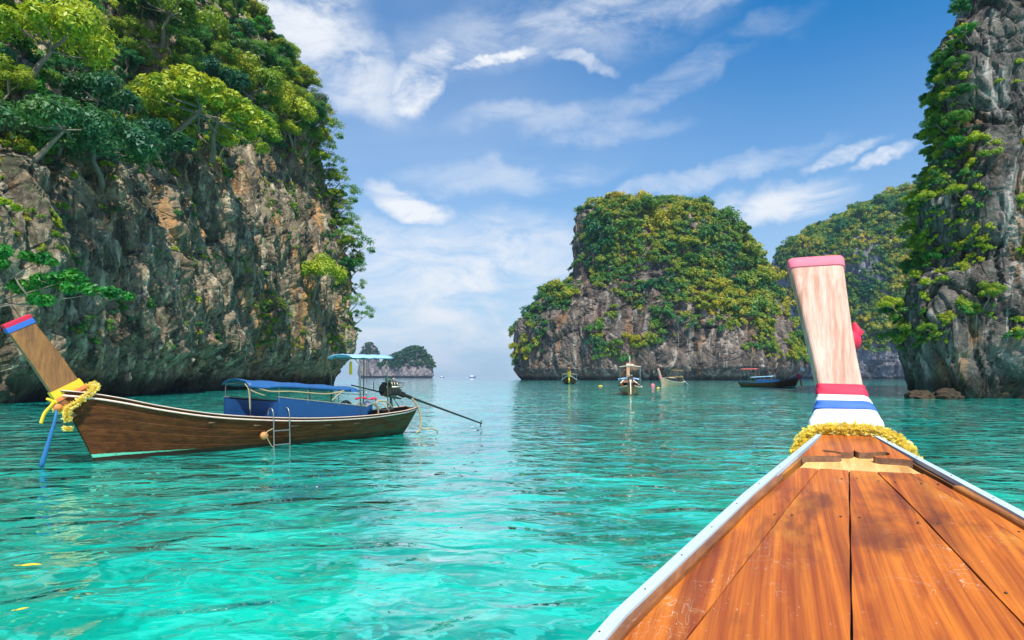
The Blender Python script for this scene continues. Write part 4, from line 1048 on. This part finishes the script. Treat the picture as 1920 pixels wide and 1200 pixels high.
mb.tube(curve([(10.9, -.3, 1.35), (11.15, -.38, 1.0), (11.28, -.40, .5), (11.2, -.4, .12), (11.0, -.42, .02)], 8), .035, 7)
mb.tube(curve([(11.2, -.4, .22), (11.45, -.42, .12), (11.8, -.45, .14), (12.1, -.5, .02)], 8), .03, 7)
place(mb, 'mooring_rope', M_rope, LBM, 'yellowish rope hanging from the stern of the moored boat into the water', 'rope')
mb = MB(); mb.tube(curve([(9.0, -.7, 1.0), (8.8, -.72, 1.28), (9.25, -.7, 1.30), (9.6, -.65, 1.05)], 6), .03, 7); mb.tube([(9.1, -.7, 1.25), (9.4, -.74, .9)], .025, 6)
place(mb, 'coiled_rope', M_rope, LBM, 'thick pale rope looped over the near rail by the stern canopy post', 'rope')
# black tyres used as fenders
for x, l in ((7.55, 'black tyre leaning on the inner side screen, nearer the awning middle'), (9.9, 'black tyre lying in the stern under the engine')):
    mb = MB(); c_ = Vector((x, -.62 if x < 9 else 0, 1.12 if x < 9 else .95)); ring = []
    for k in range(20):
        th = 2 * PI * k / 20; ring.append(c_ + (Vector((math.cos(th), 0, math.sin(th))) if x < 9 else Vector((math.cos(th), math.sin(th), .1 * math.cos(th)))) * .22)
    mb.tube(ring, .055, 8, closed=True); place(mb, 'tyre', M_rubber, LBM, l, 'tyre')
# red cloth on the frame
mb = MB(); mb.tube(curve([(7.9, -.7, 1.42), (8.15, -.74, 1.46), (8.5, -.72, 1.40), (8.75, -.7, 1.44), (8.8, -.7, 1.32)], 6), [.03 + .015 * math.sin(i) for i in range(25)], 7); place(mb, 'red_cloth', M_red, LBM, 'dark red cloth tied along the awning pipe near the stern canopy', 'cloth')
# plastic jerrycan / blue drum in the boat
mb = MB(); mb.disc((8.75, -.25, 1.02), (0, 0, 1), .2, .5, 14); mb.disc((8.75, -.25, 1.29), (0, 0, 1), .06, .05, 10); place(mb, 'drum', M_blue, LBM, 'small blue plastic drum standing aft of the side screen', 'drum')
mb = MB(); mb.box((8.15, -.1, 2.45), (.10, .05, .36)); mb.ball((8.15, -.1, 2.68), .055); mb.tube([(8.15, -.1, 2.7), (8.15, -.1, 2.98)], .006, 4); place(mb, 'hanging_garland', M_yel, LBM, 'small yellow and white offering hanging under the pale stern canopy', 'garland')
# ladder on the near side
xl0, xl1 = 4.58, 5.12; yl = -(beam(4.9) + .12)
lad = empty('boat_ladder', LBM @ Vector((4.85, yl, 0)), LB_rz, 'steel ladder with two hooks hanging over the near side of the moored boat', 'ladder')
for x in (xl0, xl1):
    mb = MB(); mb.tube(curve([(x - 4.85, .34, 1.00), (x - 4.85, .30, 1.18), (x - 4.85, .14, 1.22), (x - 4.85, .04, 1.05), (x - 4.85, .02, .6), (x - 4.85, 0, -.05), (x - 4.85, 0, -.25)], 6), .02, 7); mb.build('ladder_rail', M_metal, lad)
for z in (.55, .12): mb = MB(); mb.box((0, .01, z), (xl1 - xl0, .07, .03)); mb.build('rung', M_metal, lad)
mb = MB(); mb.ball((4.32, -(beam(4.3) + .05), .42), .13, 12, 9, (1, .8, .9)); place(mb, 'float', M_float, LBM, 'weathered orange float hanging beside the ladder on the hull', 'float')
mb = MB(); mb.tube(curve([(4.6, -(beam(4.6) + .06), .62), (4.32, -(beam(4.3) + .16), .5), (4.45, -(beam(4.4) + .12), .2), (4.62, -(beam(4.6) + .08), 0)], 6), .014, 6); place(mb, 'float_rope', M_rope, LBM, 'thin rope tied from the ladder round the orange float', 'rope')
# cloths and garland on its bow post
def band(pr, f0, f1, k, mat, M, name, label, cat='ribbon', parent=None):
    mb = MB(); L_ = lambda f: [pr[int(f)][i] + (pr[min(int(f) + 1, len(pr) - 1)][i] - pr[int(f)][i]) * (f - int(f)) for i in range(4)]
    mb.loft([pring(*L_(f0), k=k), pring(*L_(f0 + (f1 - f0) * .5), k=k * 1.015), pring(*L_(f1), k=k)])
    return place(mb, name, mat, M, label, cat) if parent is None else mb.build(name, mat, parent)
LP = [(-.15, 1.30, .30, .13), (-.42, 1.75, .33, .15), (-.62, 2.05, .32, .15), (-.95, 2.62, .31, .15), (-1.3, 3.15, .285, .15), (-1.52, 3.50, .27, .15), (-1.56, 3.56, .27, .15)]
band(LP, 4.93, 5.9, 1.10, M_red, LBM, 'cloth_band', 'red cloth band round the top of the moored boat bow post')
band(LP, 4.62, 4.93, 1.09, M_bluec, LBM, 'cloth_band', 'blue cloth band just below the red one on the moored boat bow post')
mb = MB(); mb.ball((-1.92, -.06, 3.28), .085, 10, 7, (1, .8, 1.1)); mb.ball((-1.98, -.04, 3.16), .06, 8, 6, (1, .8, 1.6))
place(mb, 'cloth_knot', M_red, LBM, 'red cloth knot at the front of the moored boat bow post', 'ribbon')
mb = MB(); mb.tube([(-1.95, -.02, 3.2), (-2.02, -.03, 3.0), (-2.04, -.02, 2.75)], [.04, .06, .05], 7, flat=.3); place(mb, 'cloth_ribbon', M_bluec, LBM, 'blue ribbon end hanging from the red knot at the left edge', 'ribbon')
band(LP, 1.15, 1.75, 1.10, M_yel, LBM, 'cloth_band', 'broad yellow cloth wrapped round the foot of the moored boat bow post')
band(LP, .98, 1.22, 1.13, M_orange, LBM, 'cloth_band', 'orange cloth wrapped between the yellow cloth and the marigolds')
garland('marigold_garland', [(.10, 0, 1.99), (.06, -.26, 1.90), (-.22, -.27, 1.66), (-.50, -.24, 1.44), (-.70, 0, 1.36), (-.50, .24, 1.44), (-.22, .27, 1.66), (.06, .26, 1.90)], .052, 3000, .035, LBM, 'thick yellow marigold garland looped round the bow of the moored boat', closed=True, seed=3)
garland('garland_tail', [(-.55, -.26, 1.42), (-.58, -.28, 1.25), (-.56, -.29, 1.08)], .05, 800, .035, LBM, 'short hanging tail of yellow marigolds under the moored boat garland', seed=4)
garland('garland_tassel', [(-.56, -.29, .96), (-.56, -.29, .86)], .06, 500, .035, LBM, 'single yellow marigold tassel hanging lowest from the garland', seed=5)
mb = MB(); mb.tube(curve([(-.78, -.12, 1.52), (-.98, -.2, 1.66), (-.84, -.22, 1.56), (-1.02, -.22, 1.30), (-1.10, -.24, 1.06)], 6), [.03] * 12 + [.05] * 13, 7, flat=.35); mb.ball((-.80, -.14, 1.56), .07)
place(mb, 'ribbon_bow', M_yel, LBM, 'yellow ribbon tied in a bow at the front of the moored boat stem', 'ribbon')
mb = MB(); mb.ball((-.74, -.18, 1.44), .085, 10, 7, (1.2, .8, 1)); place(mb, 'cloth_knot', M_orange, LBM, 'small orange cloth knot beside the yellow ribbon bow', 'ribbon')
mb = MB(); mb.tube([(-.76, -.2, 1.42), (-.82, -.24, 1.1), (-.95, -.26, .6), (-1.08, -.26, .12), (-1.10, -.26, .0)], [.028, .036, .05, .058, .05], 8, flat=.4)
place(mb, 'hanging_cloth', M_aqua, LBM, 'long faded blue cloth hanging from the moored boat bow down to the water', 'ribbon')

# ------------------------------------------------------------------ boats in the bay
def bay_boat(x, ywl, heading_px, scale, label, cfg, group='long-tail boats anchored in the bay'):
    """x, ywl: picture position of the stem foot at the waterline; heading: direction (degrees from +X) the hull runs aft"""
    yb = F * CAMZ / (ywl - HY); loc = Vector(((x - CX) / F * yb, yb, 0)); rz = math.radians(heading_px)
    o, _ = longtail('longtail_boat', loc, rz, label, dict(cfg, lod=1), group); S3 = Matrix.Diagonal((*(scale if isinstance(scale, tuple) else (scale,) * 3), 1)); o.scale = S3.to_scale()
    M = Matrix.Translation(loc) @ Matrix.Rotation(rz, 4, 'Z') @ S3
    for rf in cfg.get('roofs', ()):
        x0, x1, z0, z1, yb_, mt, nm = rf
        mb = MB()
        for q in (x0 + .1, (x0 + x1) / 2, x1 - .1): frame_bow(mb, q, yb_ - .06, .75, (z0 + z1) / 2 - .04, .03)
        mb.build(nm + '_frame', M_metal, o); roof_sheet(x0, x1, z0, z1, yb_, .12, 8, 6, .05, .0, 3).build(nm, mt, o)
    if cfg.get('cabin'):
        for s_ in (-1, 1):
            mb = MB(); mb.box((5.3, s_ * .8, 1.15), (3.6, .05, .55)); mb.build('side_screen', cfg['cabin'], o)
    cfgshaft[0] = cfg.get('shaft', M_dark)
    engine(o, 10.1, 1.55, lod=1, shaft_end=cfg.get('shaft_end', (14.2, .15)))
    cfgshaft[0] = M_dark
    def bnd(f0, f1, k, mat, lab):
        mb = MB(); L_ = lambda f: [LP[int(f)][i] + (LP[min(int(f) + 1, 6)][i] - LP[int(f)][i]) * (f - int(f)) for i in range(4)]
        mb.loft([pring(*L_(f0), k=k), pring(*L_(f1), k=k)]); place(mb, 'cloth_band', mat, M, lab, 'ribbon')
    return o, M, bnd
o, M, bnd = bay_boat(1067, 720.3, 84, (1.4, 2.4, 1.35), 'small dark long-tail boat seen bow-on, leftmost of those off the middle island', dict(hull=W_hull, rail=M_white, roofs=((4, 9.2, 2.15, 2.1, .95, M_cream, 'awning'),)))
bnd(1.0, 3.2, 1.16, M_yel, 'yellow cloth on the bow post of the leftmost bay boat')
mb = MB(); mb.tube([(-.62, 0, 1.5), (-.5, 0, .9), (-.3, 0, .35)], [.06, .09, .1], 7); place(mb, 'cloth_ribbon', M_yel, M, 'yellow ribbon hanging down the stem of the leftmost bay boat', 'ribbon')
o, M, bnd = bay_boat(1178, 736.8, -99, (1.05, 1.5, 1.12), 'brown long-tail boat with a pale canopy seen from its stern, nearest in the bay', dict(hull=W_trim, rail=M_cream, post=W_post2, shaft=M_cream, roofs=((3.0, 7.6, 1.75, 1.6, .92, M_tarp2, 'awning'), (7.6, 9.6, 3.05, 3.0, .85, M_cream, 'canopy')), shaft_end=(12.4, .1)))
mb = MB(); mb.tube([(7.7, 0, 3.1), (7.7, 0, 4.2)], [.03, .012], 6); mb.build('mast', M_white, o)
mb = MB(); mb.box((8.6, 0, 3.24), (.5, .6, .12)); place(mb, 'cushion', M_cream, M, 'pale bundle lying on top of the canopy of the stern-on boat', 'bundle')
o, M, bnd = bay_boat(1240, 724.5, 50, (1.0, 1.2, 1.1), 'light wooden long-tail boat with mustard roofs and a pale pink-wrapped bow post', dict(hull=W_pale, rail=M_cream, post=W_post, shaft=M_white, roofs=((2.6, 5.4, 1.75, 1.7, .85, M_cream, 'awning'), (5.6, 9.0, 1.95, 1.85, .9, M_mustard, 'awning'), (6.2, 9.2, 3.3, 3.2, .8, M_mustard, 'canopy'))))
bnd(.8, 2.2, 1.15, M_pink, 'pink cloth on the bow post of the light wooden boat')
o, M, bnd = bay_boat(1492, 726.8, 133, (1.08, 1.1, 1.15), 'dark green-brown long-tail boat with a small red roof, rightmost by the bow post', dict(hull=W_hull, rail=M_aqua, post=W_pale, cabin=M_tarp, roofs=((4.0, 8.4, 1.95, 1.75, .9, M_tarp2, 'awning'), (7.2, 10.4, 3.25, 3.25, .8, M_redroof, 'canopy'))))
bnd(.9, 2.4, 1.2, M_red, 'red cloth on the bow post of the rightmost bay boat')
bnd(3.6, 4.6, 1.25, M_white, 'white cloth high on the bow post of the rightmost bay boat')
mb = MB(); mb.tube([(-.75, 0, 1.6), (-.95, 0, .9), (-1.0, 0, .25)], [.08, .12, .1], 7); place(mb, 'cloth_ribbon', M_red, M, 'red ribbon hanging from the bow of the rightmost bay boat', 'ribbon')

def buoy(x, y, r, mat, label, scale=(1, 1, 1)):
    yb = F * CAMZ / (y - HY); mb = MB(); mb.ball((0, 0, r * .35), r, 12, 9, scale); mb.disc((0, 0, r * 1.35 * scale[2]), (0, 0, 1), r * .2, r * .3, 8)
    o = mb.build('buoy', mat); o.location = ((x - CX) / F * yb, yb, 0); tag(o, label, 'buoy', None)
buoy(1224, 724.5, .46, M_pink, 'round pink mooring buoy left of the light wooden boat')
buoy(1234, 727.5, .20, M_yel, 'tiny yellow float just right of the pink mooring buoy', (1.6, 1, .6))
buoy(1126, 724, .24, M_yel, 'small yellow float between the bow-on boat and the stern-on boat', (2.2, 1, .5))
buoy(1418, 722, .22, M_orange, 'small orange float left of the red-roofed boat', (1, 1, 1))

def far_boat(x, dist, L, label):
    o = empty('tour_boat', ((x - CX) / F * dist, dist, 0), 0, label, 'boat')
    mb = MB(); mb.loft([[Vector((sx * L, -w_ * L, .02 * L)), Vector((sx * L, -w_ * L * .7, -.02 * L)), Vector((sx * L, w_ * L * .7, -.02 * L)), Vector((sx * L, w_ * L, .02 * L)), Vector((sx * L, w_ * L, h_ * L)), Vector((sx * L, -w_ * L, h_ * L))] for sx, w_, h_ in ((-.5, .09, .12), (0, .12, .12), (.35, .08, .15), (.5, .01, .18))]); mb.build('hull', M_blue, o)
    mb = MB(); mb.box((-.08 * L, 0, .19 * L), (.5 * L, .16 * L, .14 * L)); mb.box((-.1 * L, 0, .29 * L), (.3 * L, .12 * L, .06 * L)); mb.build('cabin', M_white, o)
far_boat(829, 1500, 9, 'tiny boat on the horizon, the smaller one beside the far islet')
far_boat(886, 1500, 15, 'tiny cabin boat on the horizon, the wider one further right')
# fallen leaf floating near the left corner
def leaf_thing(x, y, s_, lab, rz):
    yb = F * CAMZ / (y - HY); mb = MB()
    pts = [(-1, 0, .0), (-.5, .3, .05), (.2, .36, .04), (1, 0, .0), (.2, -.3, .05), (-.5, -.28, .02)]
    mb.add([Vector((a * s_, b * s_, .03 + c_ * s_)) for a, b, c_ in pts] + [Vector((a * s_, b * s_, .025 + c_ * s_)) for a, b, c_ in pts], [(0, 1, 2, 3, 4, 5), (11, 10, 9, 8, 7, 6)] + [(i, (i + 1) % 6, 6 + (i + 1) % 6, 6 + i) for i in range(6)])
    mb.tube([(-s_, 0, .03), (-s_ * 1.6, .05 * s_, .03)], .004, 4)
    o = mb.build('floating_leaf', M_yel); o.location = ((x - CX) / F * yb, yb, .015); o.rotation_euler = (0, 0, rz); tag(o, lab, 'leaf')
leaf_thing(58, 1066, .11, 'yellow leaf floating on the water near the left edge, the larger one', .2)
leaf_thing(42, 1150, .05, 'small yellow leaf floating nearest the lower left corner', .8)

# ------------------------------------------------------------------ our own boat: bow deck seen from inside it
AX = math.radians(22.6); u = Vector((math.sin(AX), math.cos(AX), 0)); vr = Vector((math.cos(AX), -math.sin(AX), 0)); LAT = .383
OB_loc = vr * LAT; OB_rz = PI / 2 - AX
OBM = Matrix.Translation(OB_loc) @ Matrix.Rotation(OB_rz, 4, 'Z')
KS, AT, ZT = .17, 4.3, 1.83
def deck(x, y, dz=0.0):
    """picture point to a point on the sloping deck, in the boat's own coordinates"""
    dx, dzr = (x - CX) / F, (HY - y) / F; A = dx * u.x + u.y
    tt_ = (CAMZ - ZT - dz + KS * AT) / (KS * A - dzr)
    Pw = Vector((dx * tt_, tt_, 0)); return Vector((Pw.dot(u), LAT - Pw.dot(vr), ZT + dz - KS * (AT - Pw.dot(u))))
def dz_at(a): return ZT - KS * (AT - a)
half = lambda a: float(np.interp(a, [-7, -4, -1, .5, 1.85, 3.17, 4.3, 4.5], [.55, .95, 1.08, 1.05, .90, .53, .165, .12]))
ob = empty('longtail_boat', OB_loc, OB_rz, 'varnished orange-brown wooden bow deck of the long-tail boat in the foreground', 'boat')
def zdeck(a):   # the sheer levels off behind the foredeck
    return dz_at(a) if a > 1.2 else dz_at(1.2) - .05 * (1.2 - a)
# deck planks: the seams fan out from the bow
AF = deck(1594, 876).x                                    # front end of the planks
seams_px = [((1538, 876), (1333, 1143)), ((1592, 876), (1597, 1200)), ((1638, 878), (1920, 1181)), ((1698, 880), (1920, 1017))]
seams = []
for (a_, b_) in seams_px:
    p0, p1 = deck(*a_, dz=-.016), deck(*b_, dz=-.016); k_ = (p1.y - p0.y) / (p1.x - p0.x); seams.append(lambda a, p0=p0, k_=k_: p0.y + k_ * (a - p0.x))
edgeL = lambda a: half(a) - .064; edgeR = lambda a: -half(a) + .064
lines = [edgeL] + seams + [edgeR]
AB = .9                                                     # the deck ends just behind the view
for k in range(len(lines) - 1):
    mb = MB(); rings = []; f0, f1 = lines[k], lines[k + 1]; nS = 26; g = random.Random(k)
    for i in range(nS + 1):
        a = AF + (AB - AF) * i / nS; yL, yR = f0(a), f1(a)
        yL = min(yL, edgeL(a)); yR = max(yR, edgeR(a))
        if yL < yR + .01: yL = yR + .01
        gap = .0032 + .0012 * math.sin(i * 1.7 + k); zt = zdeck(a) - .016 + (.0015 if k % 2 else 0) ; yl_, yr_ = yL - gap, yR + gap
        n_ = 4; top = [Vector((a, yl_ + (yr_ - yl_) * j / n_, zt - .0016 * (1 if j in (0, n_) else 0) + .0012 * math.sin(j + k) + .016 * (1 - ((yl_ + (yr_ - yl_) * j / n_) / half(a)) ** 2) * min(1, max(0, (AF - a) / .5)))) for j in range(n_ + 1)]
        rings.append(top + [Vector((a, yr_, zt - .03)), Vector((a, yl_, zt - .03))])
    mb.loft(rings); mb.build('deck_plank', W_deck, ob)
# beam under the planks so that the seams are dark
mb = MB(); mb.loft([[Vector((a, half(a) - .03, zdeck(a) - .07)), Vector((a, -half(a) + .03, zdeck(a) - .07)), Vector((a, -half(a) + .03, zdeck(a) - .09)), Vector((a, half(a) - .03, zdeck(a) - .09))] for a in (4.3, 3.2, 2, .9)]); mb.build('deck_beam', W_in, ob)
# painted strips on the gunwales and inner coamings
aa_ = [4.42, 4.3, 4.1, 3.8, 3.5, 3.2, 2.9, 2.6, 2.3, 2.0, 1.7, 1.4, 1.0, .5, 0, -1, -2, -3, -4, -5, -6, -7]
for s_ in (1, -1):
    mb = MB(); w1 = lambda a: .012 + .022 * min(1, (4.5 - a) / 1.4)
    mb.loft([[Vector((a, s_ * (half(a) + .012), zdeck(a) + .012)), Vector((a, s_ * (half(a) + .012), zdeck(a) - .012)), Vector((a, s_ * (half(a) - w1(a)), zdeck(a) - .008)), Vector((a, s_ * (half(a) - w1(a)), zdeck(a) + .014))] for a in aa_]); st_ = mb.build('gunwale_strip', M_gun, ob)
    mb = MB()
    for i in range(11):
        a = 4.2 - i * .29; mb.disc((a, s_ * (half(a) - w1(a) * .45 + .004), zdeck(a) + .0145), (0, 0, 1), .0032, .003, 8)
    n_o = mb.build('strip_nails', M_nail, st_)
    mb = MB(); mb.loft([[Vector((a, s_ * (half(a) - w1(a) - .001), zdeck(a) + .004)), Vector((a, s_ * (half(a) - w1(a) - .001), zdeck(a) - .06)), Vector((a, s_ * (half(a) - .067), zdeck(a) - .06)), Vector((a, s_ * (half(a) - .065), zdeck(a) + .0)), Vector((a, s_ * (half(a) - .060), zdeck(a) + .006))] for a in aa_ if a < AF + .03]); mb.build('coaming', W_trim, ob)
    # hull sides in planks
    for kk, (h0, h1, o0, o1) in enumerate(((.0, .30, 0, .03), (.30, .60, .03, .0), (.60, 1.0, .0, -.06))):
        mb = MB(); rings = []
        for a in aa_:
            zz_ = lambda f: zdeck(a) - .012 - f * (zdeck(a) + .35); sh_ = lambda f: -f * .75 * max(0, min(1, (a - 2.5) / 2)); ww = lambda f, o_: max(.03, (half(a) + o_) * (1 - .55 * f ** 2.2))
            rings.append([Vector((a + sh_(h0), s_ * ww(h0, o0), zz_(h0))), Vector((a + sh_(h1), s_ * (ww(h1, o1)), zz_(h1))), Vector((a + sh_(h1), s_ * (ww(h1, o1) - .04), zz_(h1))), Vector((a + sh_(h0), s_ * (ww(h0, o0) - .04), zz_(h0)))])
        mb.loft(rings); mb.build('hull_plank', W_trim, ob)
mb = MB(); mb.loft([[Vector((a, half(a) * .8, .35)), Vector((a, -half(a) * .8, .35)), Vector((a, -half(a) * .8, .32)), Vector((a, half(a) * .8, .32))] for a in (2, 0, -2, -4, -7)]); mb.build('floor', W_in, ob)
mb = MB(); mb.box((-.6, 0, 1.0), (.35, 1.9, .04)); mb.build('thwart', W_in, ob)
mb = MB(); mb.box((.88, 0, zdeck(.88) - .14), (.05, 2.0, .2)); mb.build('bulkhead', W_trim, ob)
# carved breast board with scroll cut-outs, and the pale batten behind it
C7 = lambda x, y: (1460 + x / 7.385, 770 + y / 7.385)
outl = [(270, 648), (320, 655), (600, 650), (820, 650), (870, 640), (850, 625), (760, 605), (640, 600), (590, 582), (620, 568), (700, 575), (860, 600), (980, 605), (1030, 595), (1048, 565), (1070, 590), (1110, 604), (1260, 606), (1400, 596), (1490, 598), (1540, 618), (1530, 640), (1440, 648), (1310, 650), (1340, 668), (1420, 680), (1700, 695), (1990, 720)]
bb_ = [deck(*C7(x, y), dz=.0) for x, y in outl]
frontR, frontL = Vector((4.34, -.13, 0)), Vector((4.34, .13, 0))
poly = [Vector((p.x, p.y, 0)) for p in bb_]
poly[0].y = half(poly[0].x) - .045; poly[-1].y = -half(poly[-1].x) + .045
poly = poly + [frontR, frontL]
bm = bmesh.new(); lo = [bm.verts.new((p.x, p.y, dz_at(p.x) - .050)) for p in poly]; hi = [bm.verts.new((p.x, p.y, dz_at(p.x) + .010)) for p in poly]
bm.faces.new(hi); bm.faces.new(lo[::-1])
for i in range(len(poly)): j = (i + 1) % len(poly); bm.faces.new((hi[i], hi[j], lo[j], lo[i])).material_index = 1
bmesh.ops.recalc_face_normals(bm, faces=bm.faces); bmesh.ops.triangulate(bm, faces=[f for f in bm.faces if len(f.verts) > 4])
me = bpy.data.meshes.new('breast_board'); bm.to_mesh(me); bm.free(); me.materials.append(W_deck); me.materials.append(W_in); link(bpy.data.objects.new('breast_board', me), ob)['label'] = 'carved scroll board across the tip of the deck'
mb = MB(); b0 = deck(*C7(800, 560)).x; b1 = AF + .004
mb.loft([[Vector((a, half(a) - .065, dz_at(a) - .024)), Vector((a, -half(a) + .065, dz_at(a) - .024)), Vector((a, -half(a) + .065, dz_at(a) - .06)), Vector((a, half(a) - .065, dz_at(a) - .06))] for a in (b0 + .12, b0, b1)]); mb.build('batten', W_batten, ob)
# nails along the seams
mb = MB(); g = random.Random(2)
for f in seams:
    for i in range(5):
        a = AF - .15 - i * .55
        for sg in (-1, 1): mb.disc((a + g.uniform(-.04, .04), f(a) + sg * .035, zdeck(a) - .0145 + .016 * (1 - ((f(a) + sg * .035) / half(a)) ** 2) * min(1, max(0, (AF - a) / .5))), (0, 0, 1), .005, .003, 8)
mb.build('deck_nails', M_nail, ob)
# upright bow post: (along, height, half width, half depth, sideways)
OP = [(4.46, 1.50, .20, .20, 0), (4.48, 1.72, .215, .20, 0), (4.50, 1.84, .20, .19, 0), (4.53, 1.93, .165, .18, .0), (4.56, 2.00, .142, .17, .01), (4.60, 2.08, .134, .165, .02), (4.70, 2.26, .136, .16, .045), (4.82, 2.47, .146, .16, .075), (4.95, 2.70, .162, .16, .105), (5.06, 2.90, .176, .155, .13), (5.11, 2.99, .180, .155, .14)]
def oring(f, k=1.0, n=28, e=.24):
    i = min(int(f), len(OP) - 2); t_ = f - i; q = [OP[i][j] + (OP[i + 1][j] - OP[i][j]) * t_ for j in range(5)]
    nrm = Vector((.88, 0, -.46)) if q[1] > 1.8 else Vector((1, 0, 0)); c_ = Vector((q[0] + .10, q[4], q[1])); out = []
    for j in range(n):
        th = 2 * PI * (j + .5) / n; ca, sa = math.cos(th), math.sin(th)
        cx_, sy_ = math.copysign(abs(ca) ** e, ca), math.copysign(abs(sa) ** e, sa)
        wx = 1.0 - .35 * max(0, cx_) ** 2                     # narrower towards the front edge
        out.append(c_ + nrm * cx_ * q[3] * k + Vector((0, sy_ * q[2] * wx * k, 0)))
    return out
mb = MB(); mb.loft([oring(i / 4) for i in range(0, 37)] + [oring(9.2)]); po = mb.build('bow_post', W_post, ob); po['label'] = 'bleached pale wooden upright post with cracks'
mb = MB(); mb.loft([oring(9.15, 1.03), oring(9.2, 1.05), oring(9.85, 1.05), oring(9.98, 1.02), oring(10, .92)], True, True); pc = mb.build('post_cap', M_pink, ob); pc['label'] = 'pink cap on the post top'
# drying crack down the back face
mb = MB(); g = random.Random(8); pts = []
for i in range(19):
    f = 5.0 + i * 4.0 / 18; R_ = oring(f, 1.0); q = min(R_, key=lambda p: p.x); back = sum((p for p in R_ if p.x < q.x + .03), Vector()) / max(1, len([p for p in R_ if p.x < q.x + .03]))
    pts.append(back + Vector((-.0005, .028 * math.sin(i * .5) - .02 + g.uniform(-.004, .004), 0)))
mb.tube(pts, [.0012 + .0022 * math.sin(PI * i / 18) for i in range(19)], 5); mb.build('drying_crack', W_in, po)
def oband(f0, f1, k, mat, label, name='cloth_band'):
    mb = MB(); n_ = 9; g = random.Random(int(f0 * 100)); rings = []
    for i in range(n_ + 1):
        R_ = oring(f0 + (f1 - f0) * i / n_, k); c_ = sum(R_, Vector()) / len(R_); kk = 1 + g.uniform(-.012, .012)
        rings.append([c_ + (p - c_) * (kk + .010 * math.sin(j * 1.3 + i * .8)) + Vector((0, 0, .006 * math.sin(j * .45 + f0))) for j, p in enumerate(R_)])
    mb.loft(rings, True, True); return place(mb, name, mat, OBM, label, 'ribbon')
oband(4.05, 4.95, 1.06, M_red, 'red cloth band highest of the wraps on the foreground bow post')
oband(3.45, 4.05, 1.07, M_white, 'white cloth band between the red and the blue wraps of the foreground post')
oband(2.75, 3.45, 1.075, M_bluec, 'blue cloth band in the middle of the foreground post wraps')
oband(1.6, 2.75, 1.06, M_white, 'lowest white cloth band just above the marigold garland in the foreground')
mb = MB(); kc = Vector((5.10, -.075, 2.45)); mb.ball(kc, .07, 12, 8, (1, 1.2, 1.15)); mb.tube([kc, kc + Vector((.02, -.06, .07)), kc + Vector((.0, -.035, .13))], [.04, .045, .01], 8); mb.tube([kc, kc + Vector((0, .0, -.1)), kc + Vector((.0, .02, -.16))], [.05, .04, .01], 8)
place(mb, 'cloth_knot', M_red, OBM, 'crimson cloth knot sticking out behind the right edge of the foreground post', 'ribbon')
garland('marigold_garland', [(4.22, .285, 1.66), (4.28, .275, 1.74), (4.33, .24, 1.81), (4.36, .18, 1.855), (4.365, .09, 1.87), (4.37, 0, 1.872), (4.365, -.09, 1.87), (4.36, -.18, 1.86), (4.31, -.24, 1.83), (4.24, -.285, 1.79), (4.16, -.31, 1.73)], .021, 5200, .018, OBM, 'fluffy yellow marigold garland lying across the tip of the foreground deck', seed=9)

# trees that share a description: where they are few, say which one it is, counted from the left
byl = {}
for o in COL.objects:
    if o.get('category') == 'tree' and o.parent is None: byl.setdefault(o['label'], []).append(o)
NUM = ['leftmost', 'second from left', 'third from left', 'fourth from left', 'fifth from left', 'sixth from left', 'seventh from left', 'eighth from left', 'ninth from left']
for lab, os_ in byl.items():
    if 1 < len(os_) <= 9:
        os_.sort(key=lambda q: q.location.x / q.location.y)
        for k_, q in enumerate(os_):
            nm = 'rightmost' if k_ == len(os_) - 1 else NUM[k_]; l2 = f'{nm} {lab}'
            if len(l2.split()) > 16: l2 = l2.replace('of the middle island ', 'of middle island ').replace('of the far headland ', 'of far headland ').replace('bushy green tree', 'green tree').replace('of the right cliff', 'of right cliff').replace('by its seaward corner', 'near its corner')
            if len(l2.split()) <= 16: q['label'] = l2

# ------------------------------------------------------------------ sea air
m, t = new_mat('haze'); vol = t.n('ShaderNodeVolumePrincipled', {'Color': (.50, .74, 1.0, 1), 'Density': .00009, 'Anisotropy': .2})
t.n('ShaderNodeOutputMaterial', {'Volume': vol})
mb = MB(); x0, x1, y0, y1, z0, z1 = -9100, 9100, -9100, 9100, -6, 290
mb.add([(x0, y0, z0), (x1, y0, z0), (x1, y1, z0), (x0, y1, z0), (x0, y0, z1), (x1, y0, z1), (x1, y1, z1), (x0, y1, z1)], [(3, 2, 1, 0), (4, 5, 6, 7), (0, 1, 5, 4), (1, 2, 6, 5), (2, 3, 7, 6), (3, 0, 4, 7)])
hz = mb.build('haze', m); tag(hz, 'thin bluish sea haze over the bay', None, None, 'stuff')
